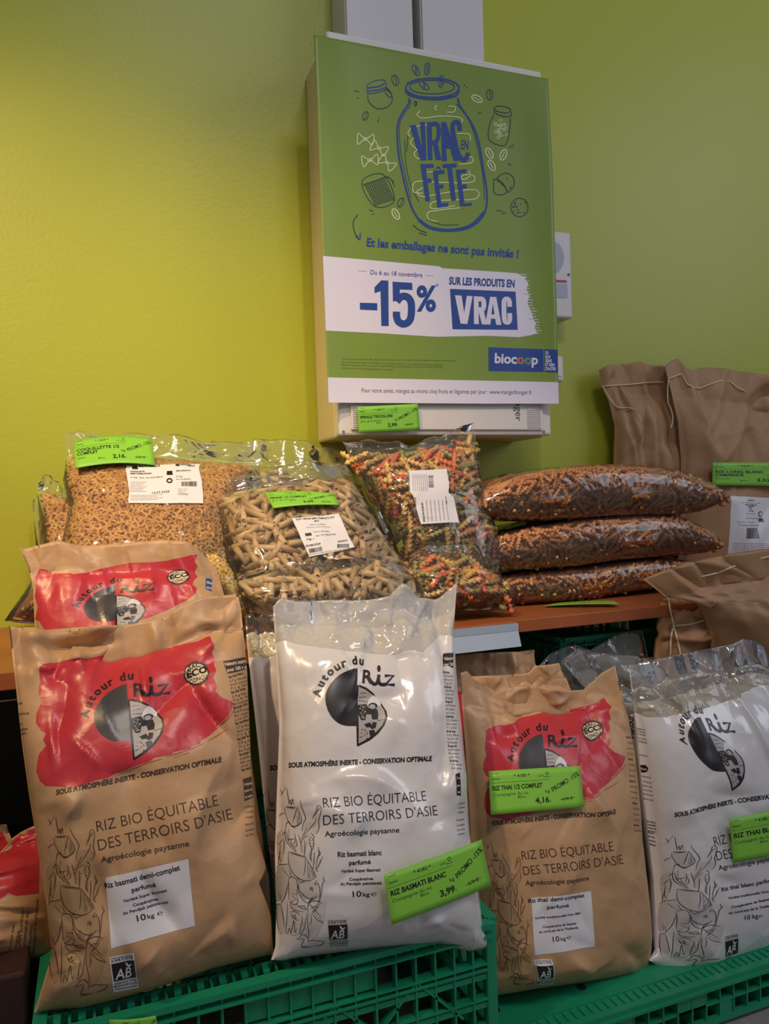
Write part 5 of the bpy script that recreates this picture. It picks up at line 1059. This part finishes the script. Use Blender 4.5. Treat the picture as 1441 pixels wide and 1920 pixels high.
# penne behind
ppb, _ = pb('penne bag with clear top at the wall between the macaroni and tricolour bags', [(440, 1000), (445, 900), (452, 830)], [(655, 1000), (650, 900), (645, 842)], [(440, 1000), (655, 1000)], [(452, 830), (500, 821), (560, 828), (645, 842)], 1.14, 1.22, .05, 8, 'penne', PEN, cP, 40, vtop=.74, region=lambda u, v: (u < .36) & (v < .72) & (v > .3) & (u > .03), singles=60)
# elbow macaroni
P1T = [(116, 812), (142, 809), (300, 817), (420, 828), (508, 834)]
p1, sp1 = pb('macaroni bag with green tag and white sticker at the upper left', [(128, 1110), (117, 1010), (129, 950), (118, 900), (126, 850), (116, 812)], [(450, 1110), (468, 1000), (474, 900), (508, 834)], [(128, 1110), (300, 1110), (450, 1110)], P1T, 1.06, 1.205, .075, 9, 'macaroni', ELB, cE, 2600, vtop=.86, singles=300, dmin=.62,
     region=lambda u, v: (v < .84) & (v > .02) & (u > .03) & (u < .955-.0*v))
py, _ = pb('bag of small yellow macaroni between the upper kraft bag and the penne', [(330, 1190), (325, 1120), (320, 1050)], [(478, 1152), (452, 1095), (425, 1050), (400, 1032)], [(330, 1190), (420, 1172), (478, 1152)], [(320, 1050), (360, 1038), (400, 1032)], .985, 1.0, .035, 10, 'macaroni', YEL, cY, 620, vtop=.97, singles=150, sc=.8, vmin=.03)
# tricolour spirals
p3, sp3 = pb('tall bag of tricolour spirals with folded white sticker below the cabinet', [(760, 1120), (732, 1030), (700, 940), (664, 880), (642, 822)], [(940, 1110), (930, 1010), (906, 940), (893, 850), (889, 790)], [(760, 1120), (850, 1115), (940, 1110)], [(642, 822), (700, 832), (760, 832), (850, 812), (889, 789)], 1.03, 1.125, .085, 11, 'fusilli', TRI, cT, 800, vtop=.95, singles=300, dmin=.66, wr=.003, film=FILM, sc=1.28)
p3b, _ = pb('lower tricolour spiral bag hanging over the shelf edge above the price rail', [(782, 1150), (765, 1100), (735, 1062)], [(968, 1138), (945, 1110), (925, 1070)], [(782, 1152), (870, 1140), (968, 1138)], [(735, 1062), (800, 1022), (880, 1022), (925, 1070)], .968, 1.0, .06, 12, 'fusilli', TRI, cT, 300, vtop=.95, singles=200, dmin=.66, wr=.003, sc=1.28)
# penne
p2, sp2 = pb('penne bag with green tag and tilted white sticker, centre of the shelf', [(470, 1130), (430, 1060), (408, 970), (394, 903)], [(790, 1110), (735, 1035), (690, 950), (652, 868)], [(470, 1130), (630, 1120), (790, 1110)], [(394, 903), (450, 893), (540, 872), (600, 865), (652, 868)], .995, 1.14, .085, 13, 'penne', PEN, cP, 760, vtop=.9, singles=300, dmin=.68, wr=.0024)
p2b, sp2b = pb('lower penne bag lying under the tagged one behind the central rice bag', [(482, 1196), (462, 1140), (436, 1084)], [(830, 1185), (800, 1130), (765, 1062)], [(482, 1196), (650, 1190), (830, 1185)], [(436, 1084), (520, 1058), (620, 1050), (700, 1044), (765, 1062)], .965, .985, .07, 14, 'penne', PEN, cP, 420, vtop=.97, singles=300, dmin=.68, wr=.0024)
# three fusilli bags lying in a stack
def lying(label, pl_, pr_, py_, y0, y1, zc, th, seed, n, tip=None, sag=0.0, vtop=1.0):
    xa, xb = X_at(pl_, py_, y0+.03), X_at(pr_, py_, y0+.03); nu, nv = 90, 60; U, V = UVg(nu, nv)
    X = xa+(xb-xa)*U; Yv = y0+(y1-y0)*V+.02*np.abs(2*U-1)**4*(1-V)*1.0; Z = zc-sag*np.clip(np.abs(2*U-1)-.55, 0, 1)**1.5+.004*np.sin(U*7+seed)
    mid = np.stack([X, Yv, Z], -1)
    pf = lambda U, V: np.clip(1-np.abs(2*U-1)**3.2, 0, 1)**.7*np.clip(1-np.abs(2*V-1)**7, 0, 1)**.45+.01
    return pasta_bag(label, mid, U, V, th, seed, 'fusilli', FUS, cF, n, vtop=1.0, prof=pf, up=(0, 0, 1), singles=300, backrim=1000, dmin=.68, region=lambda u, v: (v > .004) & (v < .95) & (u > .02) & (u < .98), asp=.6, wr=.0018)
lying('brown spiral pasta bag at the bottom of the stack of three', 870, 1330, 1090, 1.03, 1.18, SZ+.028, .058, 15, 900)
lying('brown spiral pasta bag in the middle of the stack of three', 875, 1352, 1020, 1.02, 1.18, SZ+.091, .078, 16, 1000, sag=.05)
pt, spt = lying('brown spiral pasta bag on top of the stack of three, sticker on its upper side', 878, 1362, 935, 1.02, 1.18, SZ+.168, .088, 17, 1100, sag=.02)

# ================================================================== PAPER SACKS WITH STITCHED TOPS
def sack(label, L, R, B, T, Yb, Yt, th, seed, wr=.006, nu=80, nv=90, big=None, foldtop=.006, top=.85, Yr=0):
    mid, U, V = pxmid(L, R, B, T, Yb, Yt, nu, nv, Yr=Yr); t = th*pillow(U, V, vtop=top, p=3, e=.5, residual=.08)
    c = creases(U, V, 22, seed, 1.2, .08, .4, .018)+creases(U, V, 10, seed+1, 1.6, .1, .4, .02, .5, 1, dirv=1.4)+vnoise(U, V, 4, seed)*2+vnoise(U, V, 9, seed+3)
    com = foldtop*np.clip((V-top+.1)/(1.1-top), 0, 1)*(np.sin(U*8+seed)+.5*np.sin(U*19+seed))
    for cu, cv, ru, rv, am in (big or []): com = com+am*np.exp(-((U-cu)/ru)**2-((V-cv)/rv)**2)
    s = Sheet(mid, t*.55, t*.45, c*wr*np.clip(1-np.abs(2*U-1)**8, 0, 1), common=com); r = thing('paper_sack', s.loc, label, 'paper sack', 'brown paper sacks at the right'); s.mesh('sack_body', KRAFT2, r); return r, s
def string_on(s, root, px, r=.0011, off=.004):
    p = resample(px, max(8, len(px)*7)); p = smooth_pts(np.array(px, float), False, 7)
    q, res = s.uv(p); P = s.samp(s.front, q)+s.samp(s.fn, q)*off; z = ((P-CAM)@CF)
    P = CAM+ray(p)*z[:, None]      # loose thread hangs free past the paper edge
    mb = MB(); mb.tube(P, r, 7); mb.build('string', STRING, root, smooth=True)
GK = (1120, 660, 3.311)
g1, sg1 = sack('brown paper sack with loose string standing left of the tagged sack', [(1160, 1050), (1150, 900), (1152, 800), (1140, 750), (1126, 722), (1122, 694)], [(1330, 1050), (1310, 900), (1290, 760), (1272, 690)], [(1160, 1050), (1330, 1050)], [(1122, 694), (1135, 686), (1175, 682), (1200, 678), (1235, 688), (1272, 690)], 1.235, 1.245, .05, 201, big=[(.75, .75, .03, .3, .012), (.45, .6, .04, .3, -.008)])
string_on(sg1, g1, C(GK, [(30, 212), (200, 201), (320, 188), (430, 186)])); string_on(sg1, g1, C(GK, [(32, 215), (55, 255), (85, 305), (130, 345), (200, 347), (245, 378), (268, 425), (277, 485)]))
g2, sg2 = sack('large brown paper sack with green tag and white sticker at the right', [(1268, 1090), (1276, 980), (1276, 860), (1270, 790), (1256, 720), (1249, 684)], [(1640, 1090), (1630, 900), (1600, 735)], [(1268, 1090), (1640, 1090)], [(1249, 684), (1262, 676), (1274, 671), (1284, 688), (1296, 694), (1320, 689), (1360, 694), (1400, 702), (1441, 713), (1600, 738)], 1.195, 1.21, .07, 211, wr=.007, big=[(.1, .85, .03, .2, .012), (.5, .7, .02, .25, .008)])
string_on(sg2, g2, C(GK, [(438, 165), (480, 150), (520, 140), (560, 200), (625, 225), (700, 200), (795, 175), (860, 215), (940, 257)])); string_on(sg2, g2, C(GK, [(440, 165), (434, 230), (436, 310), (452, 350), (465, 400), (463, 440), (452, 472)]))
q = C(GK, [(808, 895), (1180, 905), (1175, 1262), (797, 1250)])
decal(sg2, 'sticker', [(LABEL, 0, fill(q))], g2, label='white product sticker')
r_ = random.Random(8); kk = lambda st, a, b, h, **k: (INK, 1, tcrop(GK, st, a, b, h, res=1, **k))
it = [kk('BONGRAN', (925, 925), (980, 925), 8, bold=.03), kk('Riz de Camargue, agriculture biologique', (875, 938), (1035, 940), 6), kk('RIZ DE CAMARGUE', (905, 952), (1000, 954), 8, bold=.03), kk('LONG BLANC', (920, 963), (975, 963), 8, bold=.03), kk('BIO', (935, 975), (958, 975), 8, bold=.03), kk('10 kg', (932, 990), (970, 990), 10, bold=.03), kk('Indication géographique', (905, 1005), (985, 1007), 6), kk('FR-BIO-01 AGRICULTURE', (900, 1035), (1005, 1037), 7), kk('Ingrédients : riz long blanc', (840, 1058), (980, 1060), 6), kk('À consommer de préférence avant', (850, 1078), (1010, 1080), 7, bold=.02)]
it += barcode(INK, *C(GK, [(898, 1092)])[0], 29, 20, r_)+[(INK, 1, fill(C(GK, ell(1030, 1006, 20, 18, 14)))), (LABEL, 2, fill(C(GK, ell(1030, 1006, 13, 12, 12)))), (DGREY, 1, fill(C(GK, [(1013, 1030), (1050, 1031), (1050, 1055), (1013, 1054)])))]
for k in range(5): it.append(kk('Conserver à l abri de la chaleur et de l humidité, produit sec', (825, 1190+k*11), (1090, 1194+k*11), 6))
decal(sg2, 'sticker_text', it, g2, off=.0003)
g4, sg4 = sack('brown paper sack with folded string-tied top standing below the leaning sack', [(1232, 1330), (1228, 1230), (1230, 1180), (1238, 1122)], [(1420, 1330), (1400, 1230), (1390, 1120)], [(1232, 1330), (1420, 1330)], [(1238, 1122), (1300, 1124), (1390, 1120)], .95, .94, .05, 221, nu=60, nv=60, big=[(.3, .68, .6, .04, .008)], top=.98, foldtop=.003)
string_on(sg4, g4, C(GK, [(438, 1528), (448, 1590), (462, 1650), (470, 1698), (455, 1770), (450, 1890)]), .0013, .006); string_on(sg4, g4, C(GK, [(470, 1698), (490, 1770), (502, 1820), (515, 1885)]), .0013, .006); string_on(sg4, g4, C(GK, [(472, 1700), (560, 1692), (620, 1678), (685, 1660)]), .0011, .006)
g3, sg3 = sack('brown paper sack leaning forward in front, stitched along its top, right edge', [(1350, 1330), (1337, 1240), (1322, 1165), (1302, 1118), (1250, 1121), (1211, 1088)], [(1640, 1330), (1620, 1200), (1600, 1010)], [(1350, 1330), (1640, 1330)], [(1211, 1088), (1241, 1073), (1289, 1056), (1362, 1038), (1441, 1030), (1600, 1010)], .93, .885, .07, 231, wr=.007, big=[(.4, .5, .08, .4, .012)], foldtop=.004)
string_on(sg3, g3, C(GK, [(632, 1397), (700, 1382), (760, 1365), (900, 1310), (1063, 1270), (1200, 1235)]), .0011, .005)

# ================================================================== PRICE TAGS AND STICKERS
price_tag(plane_under([(720, 1641), (903, 1574), (921, 1661), (735, 1734)], q1), 'green price tag reading 4182 leaning on the central white rice bag', '4182', ['RIZ BASMATI BLANC'], 'Compagnie du riz', '3,99', '4,70 €')
price_tag(plane_under([(916, 1446), (1087, 1436), (1095, 1513), (920, 1528)], s3), 'green price tag reading 4185 across the red panel of the kraft thai bag', '4185', ['RIZ THAI 1/2 COMPLET'], 'Compagnie du riz', '4,16', '4,90 €')
price_tag(plane_under([(1367, 1536), (1535, 1500), (1545, 1585), (1375, 1618)], q4), 'green price tag reading 4186 on the white bag at the right edge', '4186', ['RIZ THAI BLANC'], 'Compagnie du riz', '4,70', '5,50 €')
price_tag(plane_under([(139, 824), (284, 819), (291, 870), (140, 876)], sp1), 'green price tag reading 1057 on the macaroni bag', '1057', ['COQUILLETTE 1/2', 'COMPLET'], 'GINO', '2,16', '2,55 €', curl=.006)
price_tag(plane_under([(496, 922), (626, 924), (636, 946), (512, 952)], sp2, .004), 'green price tag lying tilted on the penne bag', '1041', ['PENNE 1/2 COMPLET'], 'gino girolomoni', '2,29', '2,69 €', curl=.003)
price_tag([at_y(p, CY-.008) for p in ((670, 763), (783, 757), (787, 806), (672, 812))], 'green price tag reading 1041 stuck on the cabinet under the poster', '1041', ['SPIRALE TRICOLORE'], 'gino girolomoni', '2,99', '3,52 €', curl=.001)
price_tag(plane_under([(1336, 867), (1502, 868), (1504, 912), (1335, 910)], sg2), 'green price tag reading 5607 on the large paper sack', '5607', ['RIZ LONG BLANC', 'CAMARGUE'], 'Biosud', '3,52', '4,15 €')
zz = SZ+.002; price_tag([at_z(p, zz+dz) for p, dz in (((1034, 1131), .001), ((1150, 1126), .004), ((1160, 1132), .004), ((1020, 1136), .001))], 'green price tag lying flat on the shelf in front of the spiral stack', '1058', ['SPIRALE COMPLET'], 'gino girolomoni', '2,29', '2,69 €', curl=.0015)
price_tag([at_y(p, .704) for p in ((205, 1913), (292, 1905), (300, 1948), (205, 1956))], 'green price tag clipped on the front of the tall crate at the bottom edge', '4181', ['RIZ BASMATI'], 'Compagnie du riz', '4,10', '4,82 €')
def sticker(sheet, root, quad, items, label):
    decal(sheet, 'sticker', [(LABEL, 0, fill(quad))], root, cell=10, off=.0003, label=label); decal(sheet, 'sticker_text', items, root, cell=10, off=.0004)
E3 = (0, 780, 2.882); r_ = random.Random(9)
e = lambda st, a, b, h, **k: (INK, 1, tcrop(E3, st, a, b, h, res=2, **k))
it = [e('MONTEBELLO', (750, 280), (865, 276), 11, bold=.03), e('MONTEBELLO', (975, 271), (1052, 275), 10, bold=.03), (INK, 1, fill(C(E3, [(712, 270), (742, 270), (745, 290), (714, 290)]))), (INK, 1, fill(C(E3, [(948, 262), (970, 263), (970, 275), (948, 274)]))),
      e('COQUILLETTE', (703, 306), (780, 304), 7, bold=.03), e('SEMI-COMPLETE BIO', (703, 318), (820, 314), 7, bold=.03), e('5 Kg  Ref. ALGEMBIO', (705, 340), (880, 334), 7), e('SEMI-COMPLETE BIO', (950, 305), (1028, 303), 6, bold=.02), e('5 Kg', (950, 333), (985, 333), 7), e('Ref. ALGEMBIO', (952, 347), (1030, 347), 6),
      e('13.07.2025', (822, 422), (915, 416), 11, bold=.01), e('L.13.07.2025', (960, 430), (1015, 430), 8), (INK, 1, fill(C(E3, [(900, 302), (930, 302), (932, 322), (900, 322)]))), (INK, 1, stroke(C(E3, ell(915, 352, 13, 10, 12)), 2.4, closed=True))]
for k in range(7): it.append(e('Informations nutritionnelles moyennes', (704, 362+k*8), (790-(k % 3)*10, 361+k*8), 4))
for k in range(4): it.append(e('À conserver dans un endroit frais et sec, à l abri de la lumière', (704, 432+k*8), (880-(k % 2)*30, 428+k*8), 4.5)); it.append(e('Ingrédients : semoule', (960, 400+k*8), (1012-k*6, 400+k*8), 4))
it += barcode(INK, *C(E3, [(978, 357)])[0], 29, 9, r_)
sticker(sp1, p1, C(E3, [(683, 268), (1080, 260), (1098, 473), (694, 470)]), it, 'white printed sticker')
F3 = (380, 780, 2.4017); f = lambda st, a, b, h, **k: (INK, 1, tcrop(F3, st, a, b, h, res=2, **k))
it = [f('PAST. PENNE SEMI COMPLETE BIO', (420, 470), (592, 460), 8, bold=.02), f('BIO', (502, 478), (523, 476), 7, bold=.02), f('poids net à l emballage', (480, 494), (550, 490), 5), f('ingrédients : semoule de blé dur', (465, 506), (575, 500), 4), f('PÂTES ALIMENTAIRES', (498, 527), (570, 523), 5), f('Ref. 720 GRAMMES', (510, 545), (598, 536), 7), (INK, 1, fill(C(F3, [(459, 530), (487, 527), (490, 539), (462, 542)]))), f('5 kg', (468, 560), (488, 558), 9, bold=.02), f('29/08/2024', (462, 590), (530, 580), 9, bold=.02), f('2924/01', (607, 570), (652, 564), 8, bold=.02), f('fabriqué en Italie par la coopérative agricole', (478, 625), (662, 595), 5)]
a_ = barcode(INK, *C(F3, [(477, 594)])[0], 24, 8, r_); rr = math.radians(-9); cc = np.array(C(F3, [(500, 596)])[0])
rot = lambda V: (np.asarray(V)-cc)@np.array([[math.cos(rr), math.sin(rr)], [-math.sin(rr), math.cos(rr)]])+cc
it += [(m_, l_, (rot(V_), F_)) for m_, l_, (V_, F_) in a_]
a_ = barcode(INK, *C(F3, [(605, 576)])[0], 22, 7, r_); it += a_
sticker(sp2, p2, C(F3, [(400, 460), (610, 442), (682, 592), (480, 632)]), it, 'tilted white printed sticker')
f2 = lambda st, a, b, h, **k: (INK, 1, tcrop(F3, st, a, b, h, res=2, **k))
it = [f2('MONTEBELLO', (966, 478), (956, 368), 12, bold=.03, up=(-1, .08)), f2('MONTEBELLO', (932, 335), (928, 250), 9, bold=.03, up=(-1, .05)), f2('SPIRALES TRICOLORES BIO', (1000, 478), (990, 390), 8, bold=.02, up=(-1, .08)), f2('30 01', (1100, 395), (1095, 365), 8, up=(-1, .05))]
for k in range(6): it.append(f2('Informations nutritionnelles et ingrédients', (1016+k*18, 478-k*2), (1006+k*18, 380), 5, up=(-1, .08)))
for k in range(8): it.append(f2('semoule de blé dur biologique', (948+k*9, 340), (946+k*9, 262), 4, up=(-1, .03)))
for k in range(12): y = 268+k*5; it.append((INK, 1, stroke(C(F3, [(1015, y), (1038, y+.5)]), r_.choice([.5, .9, 1.3]), sm=False)))
sticker(sp3, p3, C(F3, [(920, 247), (1098, 238), (1107, 300), (1104, 345), (1130, 370), (1155, 478), (980, 488), (945, 360), (930, 340)]), it, 'folded white printed sticker')
decal(spt, 'sticker', [(LABEL, 0, fill([(1118, 857), (1180, 855), (1215, 858), (1222, 866), (1180, 865)]))], pt, cell=None, off=.0004, tol=5, label='white sticker')
COL.objects.unlink(_to); bpy.data.objects.remove(_to)
